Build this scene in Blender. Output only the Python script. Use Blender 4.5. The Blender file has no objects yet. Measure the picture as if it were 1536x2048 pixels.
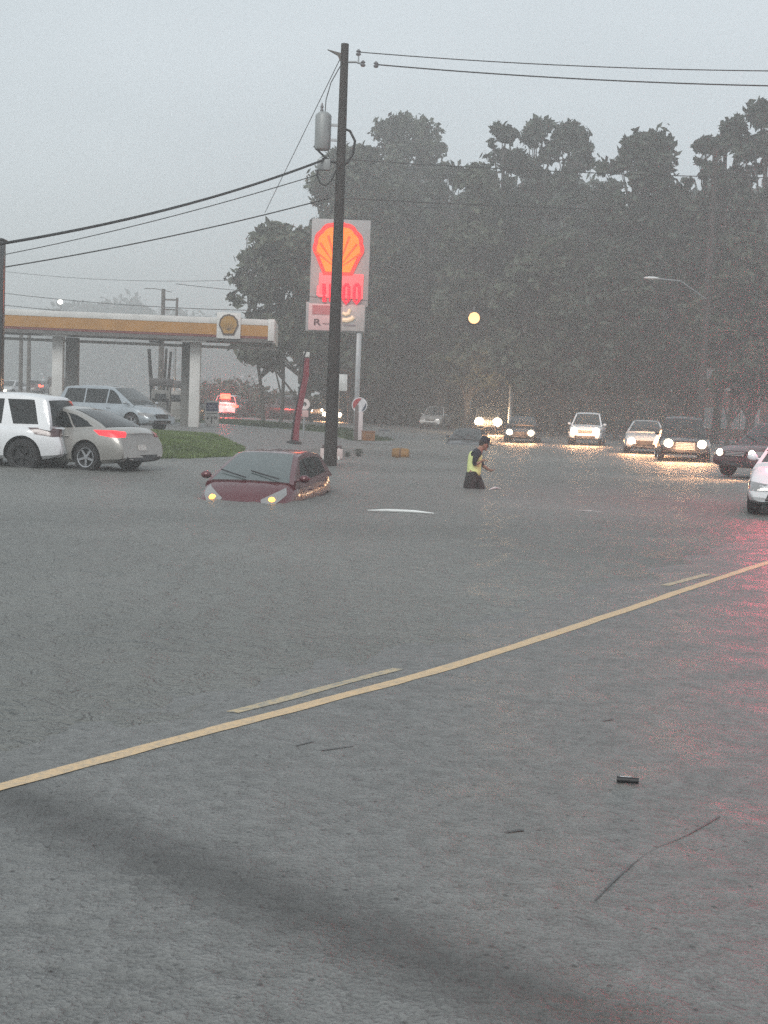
import bpy, bmesh, math, random
from mathutils import Vector, Matrix, noise
from mathutils.bvhtree import BVHTree
random.seed(7)
PI = math.pi
R = math.radians
SC = bpy.context.scene
COL = SC.collection

# ------------------------------------------------------------------ camera
F = 2600.0                      # focal length in photo pixels (1536 x 2048)
CAM_H = 1.7
PITCH = math.atan(212.0 / F)
ROLL = R(2.2)
CM = (Matrix.Translation((0, 0, CAM_H)) @ Matrix.Rotation(PI / 2 - PITCH, 4, 'X') @ Matrix.Rotation(ROLL, 4, 'Z'))
cd = bpy.data.cameras.new('camera')
cam = bpy.data.objects.new('camera', cd)
COL.objects.link(cam)
cam.matrix_world = CM
cd.sensor_fit = 'HORIZONTAL'
cd.sensor_width = 36.0
cd.lens = F / 1536.0 * 36.0
cd.clip_start = 0.1
cd.clip_end = 4000
SC.camera = cam

# ------------------------------------------------------------------ world
W = bpy.data.worlds.new('World')
SC.world = W
W.use_nodes = True
nt = W.node_tree
nt.nodes.clear()
out = nt.nodes.new('ShaderNodeOutputWorld')
bg = nt.nodes.new('ShaderNodeBackground')
sky = nt.nodes.new('ShaderNodeTexSky')
sky.sky_type = 'NISHITA'
sky.sun_disc = False
sky.sun_elevation = R(38)
sky.sun_rotation = R(200)
sky.air_density = 1.0
sky.dust_density = 3.0
sky.ozone_density = 2.0
mixc = nt.nodes.new('ShaderNodeMix')
mixc.data_type = 'RGBA'
mixc.inputs[0].default_value = 0.86          # mostly an even cloud layer
tc = nt.nodes.new('ShaderNodeTexCoord')
mp = nt.nodes.new('ShaderNodeMapping')
mp.inputs['Scale'].default_value = (1.0, 1.0, 2.6)
nz = nt.nodes.new('ShaderNodeTexNoise')
nz.inputs['Scale'].default_value = 2.2
nz.inputs['Detail'].default_value = 3
cr = nt.nodes.new('ShaderNodeValToRGB')
cr.color_ramp.elements[0].position = 0.3
cr.color_ramp.elements[0].color = (4.95, 5.45, 5.65, 1)
cr.color_ramp.elements[1].position = 0.7
cr.color_ramp.elements[1].color = (5.95, 6.48, 6.7, 1)
L = nt.links.new
L(tc.outputs['Generated'], mp.inputs['Vector'])
L(mp.outputs['Vector'], nz.inputs['Vector'])
L(nz.outputs['Fac'], cr.inputs['Fac'])
L(sky.outputs['Color'], mixc.inputs[6])
L(cr.outputs['Color'], mixc.inputs[7])
L(mixc.outputs[2], bg.inputs['Color'])
bg.inputs['Strength'].default_value = 0.094
L(bg.outputs['Background'], out.inputs['Surface'])

sd = bpy.data.lights.new('sun', 'SUN')
sd.energy = 1.1
sd.angle = R(25)
sd.color = (1.0, 0.97, 0.93)
so = bpy.data.objects.new('sun', sd)
COL.objects.link(so)
so.rotation_euler = (R(52), 0, R(-20))

vs = SC.view_settings
vs.view_transform = 'Standard'
vs.look = 'None'
vs.exposure = 0.62
vs.gamma = 1.0
vs.use_curve_mapping = False
cy = SC.cycles
cy.volume_bounces = 1
cy.max_bounces = 6
cy.diffuse_bounces = 2
cy.glossy_bounces = 3
cy.transmission_bounces = 3
cy.transparent_max_bounces = 8
cy.sample_clamp_indirect = 1.0
cy.sample_clamp_direct = 8.0
cy.use_denoising = False
cy.use_adaptive_sampling = False
cy.use_light_tree = True
cy.caustics_reflective = False
cy.caustics_refractive = False


# ------------------------------------------------------------------ pixel rays (only used to work out real positions)
def ray(x, y):
    v = Vector(((x - 768.0) / F, -(y - 1024.0) / F, -1.0))
    return (CM.to_3x3() @ v)


def G(x, y, z=0.0):
    d = ray(x, y)
    t = (z - CAM_H) / d.z
    return Vector((d.x * t, d.y * t, z))


def A(x, y, Y):
    d = ray(x, y)
    t = Y / d.y
    return Vector((d.x * t, Y, CAM_H + d.z * t))


# ------------------------------------------------------------------ materials
MATS = {}


def mat(name, col, rough=0.6, metal=0.0, var=0.12, vscale=3.0, bump=0.0, bscale=40.0, coat=0.0, emit=None, es=0.0,
        spec=0.5, alpha=None):
    if name in MATS:
        return MATS[name]
    m = bpy.data.materials.new(name)
    m.use_nodes = True
    t = m.node_tree
    b = t.nodes['Principled BSDF']
    b.inputs['Roughness'].default_value = rough
    b.inputs['Metallic'].default_value = metal
    b.inputs['Coat Weight'].default_value = coat
    b.inputs['Coat Roughness'].default_value = 0.08
    b.inputs['Specular IOR Level'].default_value = spec
    co = t.nodes.new('ShaderNodeTexCoord')
    n = t.nodes.new('ShaderNodeTexNoise')
    n.inputs['Scale'].default_value = vscale
    n.inputs['Detail'].default_value = 5
    r = t.nodes.new('ShaderNodeValToRGB')
    r.color_ramp.elements[0].position = 0.32
    r.color_ramp.elements[1].position = 0.68
    lo = [max(0, c * (1 - var)) for c in col[:3]]
    hi = [min(1, c * (1 + var)) for c in col[:3]]
    r.color_ramp.elements[0].color = (*lo, 1)
    r.color_ramp.elements[1].color = (*hi, 1)
    t.links.new(co.outputs['Object'], n.inputs['Vector'])
    t.links.new(n.outputs['Fac'], r.inputs['Fac'])
    t.links.new(r.outputs['Color'], b.inputs['Base Color'])
    if bump > 0:
        n2 = t.nodes.new('ShaderNodeTexNoise')
        n2.inputs['Scale'].default_value = bscale
        n2.inputs['Detail'].default_value = 3
        bp = t.nodes.new('ShaderNodeBump')
        bp.inputs['Strength'].default_value = bump
        bp.inputs['Distance'].default_value = 0.01
        t.links.new(co.outputs['Object'], n2.inputs['Vector'])
        t.links.new(n2.outputs['Fac'], bp.inputs['Height'])
        t.links.new(bp.outputs['Normal'], b.inputs['Normal'])
    if emit:
        b.inputs['Emission Color'].default_value = (*emit, 1)
        b.inputs['Emission Strength'].default_value = es
    MATS[name] = m
    return m


def paint(name, col, metal=0.3):
    return mat(name, col, 0.32, metal, 0.06, 2.0, 0.12, 90, coat=0.8)


GLASS = mat('dark_glass', (0.014, 0.017, 0.018), 0.12, 0, 0.1, 1.5, 0.08, 60, spec=0.35)
RUBBER = mat('tyre_rubber', (0.016, 0.016, 0.017), 0.75, 0, 0.2, 9, 0.3, 30)
TRIM = mat('black_trim', (0.018, 0.018, 0.02), 0.45, 0, 0.2, 6)
CHROME = mat('chrome', (0.6, 0.6, 0.62), 0.18, 1.0, 0.06, 4)
PALECH = mat('pale_chrome', (0.55, 0.55, 0.55), 0.3, 0.3, 0.06, 4)
ALLOY = mat('alloy', (0.42, 0.43, 0.45), 0.3, 0.8, 0.1, 5)
LENS = mat('clear_lens', (0.25, 0.25, 0.25), 0.12, 0.2, 0.1, 6, coat=1)
REDLENS = mat('red_lens', (0.28, 0.012, 0.015), 0.2, 0, 0.15, 6, coat=1)
DARKLENS = mat('smoked_red_lens', (0.05, 0.01, 0.012), 0.2, 0, 0.15, 6, coat=1)
REDLIT = mat('red_lens_lit', (0.4, 0.01, 0.01), 0.3, 0, 0.1, 8, emit=(1.0, 0.02, 0.03), es=1.6)
BRAKE = mat('brake_lamp_lit', (0.8, 0.05, 0.05), 0.3, 0, 0.1, 8, emit=(1.0, 0.04, 0.02), es=9.0)
HEAD = mat('headlamp_lit', (0.9, 0.9, 0.85), 0.2, 0, 0.03, 8, emit=(1.0, 0.86, 0.58), es=7.0)
HEADDIM = mat('headlamp_low', (0.9, 0.9, 0.85), 0.2, 0, 0.03, 8, emit=(1.0, 0.88, 0.66), es=4.0)
AMBER = mat('amber_lamp_lit', (0.9, 0.5, 0.1), 0.25, 0, 0.05, 8, emit=(1.0, 0.38, 0.04), es=4.0)
PLATE = mat('number_plate', (0.55, 0.55, 0.52), 0.4, 0, 0.15, 20)
LINER = mat('arch_liner', (0.008, 0.008, 0.009), 0.9, 0, 0.2, 6)


# ------------------------------------------------------------------ mesh builder
class MB:
    def __init__(self):
        self.v = []
        self.f = []

    def add(self, vs, fs, M=None):
        o = len(self.v)
        for p in vs:
            p = Vector(p)
            if M is not None:
                p = M @ p
            self.v.append(tuple(p))
        for f in fs:
            self.f.append([i + o for i in f])
        return self

    def box(self, c, s, M=None, bev=0.0):
        cx, cy_, cz = c
        hx, hy, hz = s[0] / 2, s[1] / 2, s[2] / 2
        if bev <= 0:
            vs = [(cx + a * hx, cy_ + b * hy, cz + d * hz) for a in (-1, 1) for b in (-1, 1) for d in (-1, 1)]
            fs = [(0, 1, 3, 2), (4, 6, 7, 5), (0, 4, 5, 1), (2, 3, 7, 6), (0, 2, 6, 4), (1, 5, 7, 3)]
            return self.add(vs, fs, M)
        bm = bmesh.new()
        bmesh.ops.create_cube(bm, size=1)
        for q in bm.verts:
            q.co = Vector((q.co.x * s[0], q.co.y * s[1], q.co.z * s[2]))
        bmesh.ops.bevel(bm, geom=bm.edges[:], offset=bev, segments=2, affect='EDGES', profile=0.5)
        bm.verts.index_update()
        vs = [tuple(q.co + Vector(c)) for q in bm.verts]
        fs = [[q.index for q in f.verts] for f in bm.faces]
        bm.free()
        return self.add(vs, fs, M)

    def tube(self, pts, rads, n=10, cap=True, M=None):
        pts = [Vector(p) for p in pts]
        if not isinstance(rads, (list, tuple)):
            rads = [rads] * len(pts)
        vs, fs = [], []
        up = Vector((0, 0, 1))
        prev = None
        for i, p in enumerate(pts):
            if i == 0:
                d = pts[1] - p
            elif i == len(pts) - 1:
                d = p - pts[i - 1]
            else:
                d = pts[i + 1] - pts[i - 1]
            d.normalize()
            if prev is None:
                a = d.cross(up)
                if a.length < 1e-3:
                    a = d.cross(Vector((1, 0, 0)))
                a.normalize()
            else:
                a = prev - d * prev.dot(d)
                a.normalize()
            prev = a
            b = d.cross(a)
            for k in range(n):
                t = 2 * PI * k / n
                vs.append(tuple(p + (a * math.cos(t) + b * math.sin(t)) * rads[i]))
        for i in range(len(pts) - 1):
            for k in range(n):
                k2 = (k + 1) % n
                fs.append((i * n + k, i * n + k2, (i + 1) * n + k2, (i + 1) * n + k))
        if cap:
            fs.append(tuple(range(n))[::-1])
            fs.append(tuple((len(pts) - 1) * n + k for k in range(n)))
        return self.add(vs, fs, M)

    def lathe(self, prof, n=20, M=None, cap=True):
        """profile of (r, z) round z"""
        vs, fs = [], []
        for r, z in prof:
            for k in range(n):
                t = 2 * PI * k / n
                vs.append((r * math.cos(t), r * math.sin(t), z))
        for i in range(len(prof) - 1):
            for k in range(n):
                k2 = (k + 1) % n
                fs.append((i * n + k, i * n + k2, (i + 1) * n + k2, (i + 1) * n + k))
        if cap and prof[0][0] > 1e-6:
            fs.append(tuple(range(n))[::-1])
        if cap and prof[-1][0] > 1e-6:
            fs.append(tuple((len(prof) - 1) * n + k for k in range(n)))
        return self.add(vs, fs, M)

    def ball(self, c, r, n=12, M=None):
        if not isinstance(r, (list, tuple)):
            r = (r, r, r)
        vs, fs = [], []
        m = max(4, n // 2)
        for i in range(m + 1):
            ph = PI * i / m
            for k in range(n):
                t = 2 * PI * k / n
                vs.append((c[0] + r[0] * math.sin(ph) * math.cos(t), c[1] + r[1] * math.sin(ph) * math.sin(t),
                           c[2] + r[2] * math.cos(ph)))
        for i in range(m):
            for k in range(n):
                k2 = (k + 1) % n
                fs.append((i * n + k, (i + 1) * n + k, (i + 1) * n + k2, i * n + k2))
        return self.add(vs, fs, M)

    def prism(self, poly, y0, y1, M=None):
        """polygon in (x, z) extruded along y"""
        n = len(poly)
        vs = [(p[0], y0, p[1]) for p in poly] + [(p[0], y1, p[1]) for p in poly]
        fs = [tuple(range(n)), tuple(range(2 * n - 1, n - 1, -1))]
        for i in range(n):
            j = (i + 1) % n
            fs.append((i, i + n, j + n, j))
        return self.add(vs, fs, M)

    def build(self, name, m, parent=None, smooth=True, ang=38):
        me = bpy.data.meshes.new(name)
        me.from_pydata(self.v, [], self.f)
        me.update()
        finish(me, smooth, ang)
        me.materials.append(m)
        o = bpy.data.objects.new(name, me)
        COL.objects.link(o)
        if parent is not None:
            o.parent = parent
        return o


def finish(me, smooth=True, ang=38, weld=True):
    bm = bmesh.new()
    bm.from_mesh(me)
    if weld:
        bmesh.ops.remove_doubles(bm, verts=bm.verts[:], dist=1e-5)
    bmesh.ops.recalc_face_normals(bm, faces=bm.faces[:])
    if smooth:
        for f in bm.faces:
            f.smooth = True
        lim = math.cos(R(ang))
        for e in bm.edges:
            if len(e.link_faces) == 2:
                e.smooth = e.link_faces[0].normal.dot(e.link_faces[1].normal) > lim
    bm.to_mesh(me)
    bm.free()


def tag(o, label=None, cat=None, group=None, kind=None):
    if label:
        o['label'] = label
    if cat:
        o['category'] = cat
    if group:
        o['group'] = group
    if kind:
        o['kind'] = kind
    return o


def empty(name, loc, rz=0.0, label=None, cat=None, group=None, tilt=None):
    o = bpy.data.objects.new(name, None)
    COL.objects.link(o)
    o.empty_display_size = 0.3
    o.location = loc
    o.rotation_euler = (tilt[0], tilt[1], rz) if tilt else (0, 0, rz)
    return tag(o, label, cat, group)


def lamp(parent, loc, direction, energy, col, spot=None, size=0.08, blend=0.6, kind='SPOT'):
    ld = bpy.data.lights.new('lamp_light', kind)
    ld.energy = energy
    ld.color = col
    ld.shadow_soft_size = size
    if kind == 'SPOT':
        ld.spot_size = spot
        ld.spot_blend = blend
    lo = bpy.data.objects.new('lamp_light', ld)
    COL.objects.link(lo)
    lo.parent = parent
    lo.location = loc
    if kind == 'SPOT':
        lo.rotation_euler = Vector(direction).to_track_quat('-Z', 'Y').to_euler()
    return lo


def text_mesh(body, size, depth=0.004, bold=0.0):
    cu = bpy.data.curves.new('txt', 'FONT')
    cu.body = body
    cu.size = size
    cu.extrude = depth / 2
    cu.offset = bold
    cu.align_x = 'CENTER'
    cu.align_y = 'CENTER'
    ob = bpy.data.objects.new('txt', cu)
    COL.objects.link(ob)
    dg = bpy.context.evaluated_depsgraph_get()
    me = bpy.data.meshes.new_from_object(ob.evaluated_get(dg))
    bpy.data.objects.remove(ob)
    bpy.data.curves.remove(cu)
    return me


def text_part(name, body, size, m, parent, loc, facing=0.0, depth=0.01, bold=0.0, sx=1.0):
    """text standing in the local x-z plane, readable from -y"""
    me = text_mesh(body, size, depth, bold)
    me.materials.clear()
    me.materials.append(m)
    o = bpy.data.objects.new(name, me)
    COL.objects.link(o)
    o.parent = parent
    o.location = loc
    o.rotation_euler = (PI / 2, 0, facing)
    o.scale = (sx, 1, 1)
    return o


# ------------------------------------------------------------------ ground
def seg_d(p, a, b):
    ax, ay = a
    bx, by = b
    dx, dy = bx - ax, by - ay
    t = ((p[0] - ax) * dx + (p[1] - ay) * dy) / (dx * dx + dy * dy + 1e-12)
    t = max(0, min(1, t))
    return math.hypot(p[0] - ax - t * dx, p[1] - ay - t * dy)


def sdist(p, poly):
    inside = False
    n = len(poly)
    d = 1e9
    for i in range(n):
        a, b = poly[i], poly[(i + 1) % n]
        d = min(d, seg_d(p, a, b))
        if (a[1] > p[1]) != (b[1] > p[1]):
            if p[0] < (b[0] - a[0]) * (p[1] - a[1]) / (b[1] - a[1]) + a[0]:
                inside = not inside
    return d if inside else -d


def gp(lst):
    return [tuple(G(x, y)[:2]) for x, y in lst]


LINE_PX = [(-260, 1660), (20, 1584), (300, 1507), (620, 1422), (900, 1344), (1200, 1246), (1536, 1131), (1760, 1066)]
LINE = [G(x, y) for x, y in LINE_PX]
# the dry side of the centre line (near road)
NEAR = [tuple(p[:2]) for p in [G(x, y - 50) for x, y in LINE_PX]]
NEAR = [(-3.2, 2.0)] + NEAR[0:] + [(30, 24), (60, 10), (60, -40), (-3.2, -40)]
LOT = gp([(-900, 934), (100, 915), (330, 914), (440, 917), (505, 905), (600, 893), (760, 884), (860, 874), (960, 866),
          (1010, 874), (1140, 902), (1300, 930), (1470, 962), (1560, 985)]) + [(36, 27), (200, 60), (500, 900), (-500, 900), (-300, 80)]


def smooth(a, b, x):
    t = max(0.0, min(1.0, (x - a) / (b - a)))
    return t * t * (3 - 2 * t)


STRIP = gp([(330, 848), (440, 849), (600, 862), (700, 871), (790, 882), (700, 884), (600, 874), (440, 859), (330, 855)])
GRASS = gp([(300, 880), (330, 882), (420, 888), (490, 901), (480, 914), (400, 917), (300, 917)])


def gz(x, y):
    if y < -45 or abs(x) > 420 or y > 700:
        return 0.3
    z = -0.78
    d = sdist((x, y), LOT)
    # target height of the far land: station side higher, road on the right just awash
    ang = x / max(y, 1)
    left = smooth(0.02, -0.05, ang)
    far = smooth(60, 110, y)
    tgt = 0.34 * left + (1 - left) * (0.05 + 0.10 * far)
    tgt += 1.15 * smooth(-0.20, -0.27, ang) * smooth(85, 125, y)
    if d > -14:
        z = -0.78 + (tgt + 0.78) * smooth(-9, 0, d) if d < 0 else tgt
        if d < 0:
            z = min(z, 0.03 + d * 0.05)
        else:
            z = 0.02 + (tgt - 0.02) * smooth(0, 3.0, d)
    d2 = sdist((x, y), NEAR) if y < 60 else -99
    if d2 > -14:
        z2 = 0.035 if d2 > 0.4 else (0.035 * smooth(-0.25, 0.4, d2) if d2 > -0.25 else -0.0 + (d2 + 0.25) * 0.075)
        z = max(z, z2) if d2 < 0.4 else max(z, z2)
    # parked cars on the left stand on a low shelf
    sh = math.hypot((x + 8) / 9.0, (y - 29) / 7.0)
    z = max(z, -0.08 - 0.7 * smooth(0.75, 1.6, sh))
    return z


def polar(r0, r1, nr, a_in, fine, coarse):
    """angles (fine in front), radii (geometric)"""
    an = []
    a = -a_in
    while a < a_in:
        an.append(a)
        a += fine
    while a < 360 - a_in - 1e-6:
        an.append(a)
        a += coarse
    rad = [r0 * (r1 / r0) ** (i / (nr - 1)) for i in range(nr)]
    return an, rad


def polar_mesh(name, an, rad, zf, m, cx=0.0, cy_=-1.0):
    vs = [(cx, cy_, zf(cx, cy_))]
    for r in rad:
        for a in an:
            x = cx + r * math.sin(R(a))
            y = cy_ + r * math.cos(R(a))
            vs.append((x, y, zf(x, y)))
    n = len(an)
    fs = []
    for k in range(n):
        fs.append((0, 1 + (k + 1) % n, 1 + k))
    for i in range(len(rad) - 1):
        for k in range(n):
            k2 = (k + 1) % n
            fs.append((1 + i * n + k, 1 + i * n + k2, 1 + (i + 1) * n + k2, 1 + (i + 1) * n + k))
    me = bpy.data.meshes.new(name)
    me.from_pydata(vs, [], fs)
    me.update()
    for p in me.polygons:
        p.use_smooth = True
    if me.polygons[5].normal.z < 0:
        me.flip_normals()
    me.materials.append(m)
    o = bpy.data.objects.new(name, me)
    COL.objects.link(o)
    return o


def wet_asphalt(name, c0, c1, rough0, rough1):
    m = bpy.data.materials.new(name)
    m.use_nodes = True
    t = m.node_tree
    b = t.nodes['Principled BSDF']
    co = t.nodes.new('ShaderNodeTexCoord')
    N = []
    for s, d in ((0.35, 4), (13.0, 6), (60.0, 3), (2.2, 6)):
        n = t.nodes.new('ShaderNodeTexNoise')
        n.inputs['Scale'].default_value = s
        n.inputs['Detail'].default_value = d
        t.links.new(co.outputs['Object'], n.inputs['Vector'])
        N.append(n)
    r = t.nodes.new('ShaderNodeValToRGB')
    r.color_ramp.elements[0].position = 0.3
    r.color_ramp.elements[0].color = (*c0, 1)
    r.color_ramp.elements[1].position = 0.72
    r.color_ramp.elements[1].color = (*c1, 1)
    mx = t.nodes.new('ShaderNodeMath')
    mx.operation = 'ADD'
    m2 = t.nodes.new('ShaderNodeMath')
    m2.operation = 'MULTIPLY'
    m2.inputs[1].default_value = 0.5
    t.links.new(N[1].outputs['Fac'], mx.inputs[0])
    t.links.new(N[2].outputs['Fac'], mx.inputs[1])
    t.links.new(mx.outputs[0], m2.inputs[0])
    t.links.new(m2.outputs[0], r.inputs['Fac'])
    # dark pits and loose grit
    vo = t.nodes.new('ShaderNodeTexVoronoi')
    vo.inputs['Scale'].default_value = 11.0
    t.links.new(co.outputs['Object'], vo.inputs['Vector'])
    vr = t.nodes.new('ShaderNodeValToRGB')
    vr.color_ramp.elements[0].position = 0.06
    vr.color_ramp.elements[0].color = (0.45, 0.45, 0.45, 1)
    vr.color_ramp.elements[1].position = 0.16
    vr.color_ramp.elements[1].color = (1, 1, 1, 1)
    t.links.new(vo.outputs['Distance'], vr.inputs['Fac'])
    mm = t.nodes.new('ShaderNodeMix')
    mm.data_type = 'RGBA'
    mm.blend_type = 'MULTIPLY'
    mm.inputs[0].default_value = 1
    t.links.new(r.outputs['Color'], mm.inputs[6])
    t.links.new(vr.outputs['Color'], mm.inputs[7])
    # broad dark strip: a windshield reflection painted into the asphalt colour
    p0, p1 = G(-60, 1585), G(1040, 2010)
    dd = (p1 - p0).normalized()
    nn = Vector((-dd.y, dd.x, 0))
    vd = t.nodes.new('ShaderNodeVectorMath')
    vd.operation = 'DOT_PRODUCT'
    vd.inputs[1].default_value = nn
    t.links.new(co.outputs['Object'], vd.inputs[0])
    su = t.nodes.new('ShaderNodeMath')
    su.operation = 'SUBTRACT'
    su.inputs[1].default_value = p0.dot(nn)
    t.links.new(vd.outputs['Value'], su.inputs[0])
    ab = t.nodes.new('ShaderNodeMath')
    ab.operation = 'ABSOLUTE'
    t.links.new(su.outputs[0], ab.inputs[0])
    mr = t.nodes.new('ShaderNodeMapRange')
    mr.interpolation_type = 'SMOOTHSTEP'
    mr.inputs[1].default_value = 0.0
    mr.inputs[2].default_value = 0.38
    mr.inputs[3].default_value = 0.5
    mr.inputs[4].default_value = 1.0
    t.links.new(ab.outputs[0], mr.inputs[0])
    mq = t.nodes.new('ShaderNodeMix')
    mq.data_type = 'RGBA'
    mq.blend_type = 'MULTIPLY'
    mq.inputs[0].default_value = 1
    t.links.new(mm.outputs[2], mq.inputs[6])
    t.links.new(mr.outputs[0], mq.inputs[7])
    t.links.new(mq.outputs[2], b.inputs['Base Color'])
    rr = t.nodes.new('ShaderNodeMapRange')
    rr.inputs[1].default_value = 0.35
    rr.inputs[2].default_value = 0.65
    rr.inputs[3].default_value = rough0
    rr.inputs[4].default_value = rough1
    t.links.new(N[3].outputs['Fac'], rr.inputs[0])
    t.links.new(rr.outputs[0], b.inputs['Roughness'])
    ad = t.nodes.new('ShaderNodeMath')
    ad.operation = 'MULTIPLY_ADD'
    ad.inputs[1].default_value = 3.0
    t.links.new(N[1].outputs['Fac'], ad.inputs[0])
    t.links.new(N[2].outputs['Fac'], ad.inputs[2])
    bp = t.nodes.new('ShaderNodeBump')
    bp.inputs['Strength'].default_value = 0.9
    bp.inputs['Distance'].default_value = 0.024
    t.links.new(ad.outputs[0], bp.inputs['Height'])
    t.links.new(bp.outputs['Normal'], b.inputs['Normal'])
    return m


def water_mat():
    m = bpy.data.materials.new('flood_water')
    m.use_nodes = True
    t = m.node_tree
    b = t.nodes['Principled BSDF']
    b.inputs['Roughness'].default_value = 0.42
    b.inputs['Specular IOR Level'].default_value = 0.5
    b.inputs['IOR'].default_value = 1.33
    co = t.nodes.new('ShaderNodeTexCoord')
    n0 = t.nodes.new('ShaderNodeTexNoise')
    n0.inputs['Scale'].default_value = 0.12
    n0.inputs['Detail'].default_value = 4
    t.links.new(co.outputs['Object'], n0.inputs['Vector'])
    r = t.nodes.new('ShaderNodeValToRGB')
    r.color_ramp.elements[0].position = 0.35
    r.color_ramp.elements[0].color = (0.175, 0.18, 0.17, 1)
    r.color_ramp.elements[1].position = 0.65
    r.color_ramp.elements[1].color = (0.26, 0.264, 0.25, 1)
    t.links.new(n0.outputs['Fac'], r.inputs['Fac'])
    t.links.new(r.outputs['Color'], b.inputs['Base Color'])
    mp = t.nodes.new('ShaderNodeMapping')
    mp.inputs['Scale'].default_value = (0.75, 1.25, 1.0)
    mp.inputs['Rotation'].default_value = (0, 0, R(14))
    t.links.new(co.outputs['Object'], mp.inputs['Vector'])
    prev = None
    for s, d, w in ((1.3, 3, 0.7), (5.0, 5, 1.1), (14.0, 3, 0.5)):
        n = t.nodes.new('ShaderNodeTexNoise')
        n.inputs['Scale'].default_value = s
        n.inputs['Detail'].default_value = d
        n.inputs['Roughness'].default_value = 0.6
        t.links.new(mp.outputs['Vector'], n.inputs['Vector'])
        q = t.nodes.new('ShaderNodeMath')
        q.operation = 'MULTIPLY_ADD'
        q.inputs[1].default_value = w
        t.links.new(n.outputs['Fac'], q.inputs[0])
        if prev is None:
            q.inputs[2].default_value = 0
        else:
            t.links.new(prev.outputs[0], q.inputs[2])
        prev = q
    # rings where rain drops land
    vo = t.nodes.new('ShaderNodeTexVoronoi')
    vo.inputs['Scale'].default_value = 4.0
    t.links.new(co.outputs['Object'], vo.inputs['Vector'])
    sn = t.nodes.new('ShaderNodeMath')
    sn.operation = 'SINE'
    ml = t.nodes.new('ShaderNodeMath')
    ml.operation = 'MULTIPLY'
    ml.inputs[1].default_value = 42.0
    t.links.new(vo.outputs['Distance'], ml.inputs[0])
    t.links.new(ml.outputs[0], sn.inputs[0])
    q = t.nodes.new('ShaderNodeMath')
    q.operation = 'MULTIPLY_ADD'
    q.inputs[1].default_value = 0.035
    t.links.new(sn.outputs[0], q.inputs[0])
    t.links.new(prev.outputs[0], q.inputs[2])
    bp = t.nodes.new('ShaderNodeBump')
    bp.inputs['Strength'].default_value = 1.0
    bp.inputs['Distance'].default_value = 0.17
    t.links.new(q.outputs[0], bp.inputs['Height'])
    t.links.new(bp.outputs['Normal'], b.inputs['Normal'])
    return m


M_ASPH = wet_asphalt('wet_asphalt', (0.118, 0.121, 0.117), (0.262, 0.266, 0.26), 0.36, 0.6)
M_WATER = water_mat()
an, rad = polar(2.0, 900.0, 210, 26, 0.28, 6.0)
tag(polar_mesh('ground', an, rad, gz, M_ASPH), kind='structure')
an, rad = polar(3.0, 420.0, 360, 24, 0.22, 8.0)
RINGS = [(tuple(G(948, 978)[:2]), .3, .016), (tuple(G(657, 930)[:2]), .2, .01), (tuple(G(530, 985)[:2]), 1.3, .014), (tuple(G(801, 910)[:2]), .4, .01),
         (tuple(G(1500, 1040)[:2]), .3, .012)]


def chop(x, y):
    r = math.hypot(x, y)
    if y < 3 or r > 90:
        return 0.0
    a = smooth(90, 45, r)
    v = Vector((x * 1.5, y * 1.1, 0))
    z = .030 * noise.noise(v * 1.1) + .028 * noise.noise(v * 2.9 + Vector((7, 3, 1))) + .011 * noise.noise(v * 6.5)
    for (c, r0, am) in RINGS:
        d = math.hypot(x - c[0], y - c[1])
        if d < r0 + 3.0:
            z += am * math.cos((d - r0) * 14) * math.exp(-max(0, d - r0) * 1.3)
    return z * a - .004


tag(polar_mesh('water', an, rad, chop, M_WATER), kind='structure')


def ribbon(name, pts, w, m, z=0.0, parent=None, follow=True, ragged=0.0):
    vs, fs = [], []
    fine = []
    for i in range(len(pts) - 1):
        n = max(2, int((pts[i + 1] - pts[i]).length / 0.12))
        for k in range(n):
            fine.append(pts[i].lerp(pts[i + 1], k / n))
    fine.append(pts[-1])
    for i, p in enumerate(fine):
        d = (fine[min(i + 3, len(fine) - 1)] - fine[max(i - 3, 0)])
        d.z = 0
        d.normalize()
        s = Vector((-d.y, d.x, 0)) * w / 2
        for sg in (-1, 1):
            j = 1 + ragged * (noise.noise(Vector((p.x * 3, p.y * 3, sg * 7))))
            q = p + s * sg * j
            vs.append((q.x, q.y, (max(gz(q.x, q.y), 0.0) if follow else 0) + z))
    for i in range(len(fine) - 1):
        fs.append((2 * i, 2 * i + 2, 2 * i + 3, 2 * i + 1))
    me = bpy.data.meshes.new(name)
    me.from_pydata(vs, [], fs)
    me.update()
    if me.polygons[0].normal.z < 0:
        me.flip_normals()
    me.materials.append(m)
    o = bpy.data.objects.new(name, me)
    COL.objects.link(o)
    o.parent = parent
    return tag(o, kind='structure')


def smooth_pts(P, n=6):
    res = []
    for i in range(len(P) - 1):
        p0 = P[max(i - 1, 0)]
        p1, p2 = P[i], P[i + 1]
        p3 = P[min(i + 2, len(P) - 1)]
        for k in range(n):
            t = k / n
            res.append(0.5 * ((2 * p1) + (p2 - p0) * t + (2 * p0 - 5 * p1 + 4 * p2 - p3) * t * t + (3 * p1 - p0 - 3 * p2 + p3) * t ** 3))
    res.append(P[-1])
    return res


def worn(name, c, base, lo, hi, sc_):
    m = mat(name, c, 0.5, 0, 0.2, sc_, 0.8, 40)
    r = [n for n in m.node_tree.nodes if n.type == 'VALTORGB'][0]
    r.color_ramp.elements[0].position = lo
    r.color_ramp.elements[0].color = (*base, 1)
    r.color_ramp.elements[1].position = hi
    r.color_ramp.elements[1].color = (*c, 1)
    return m


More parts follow.
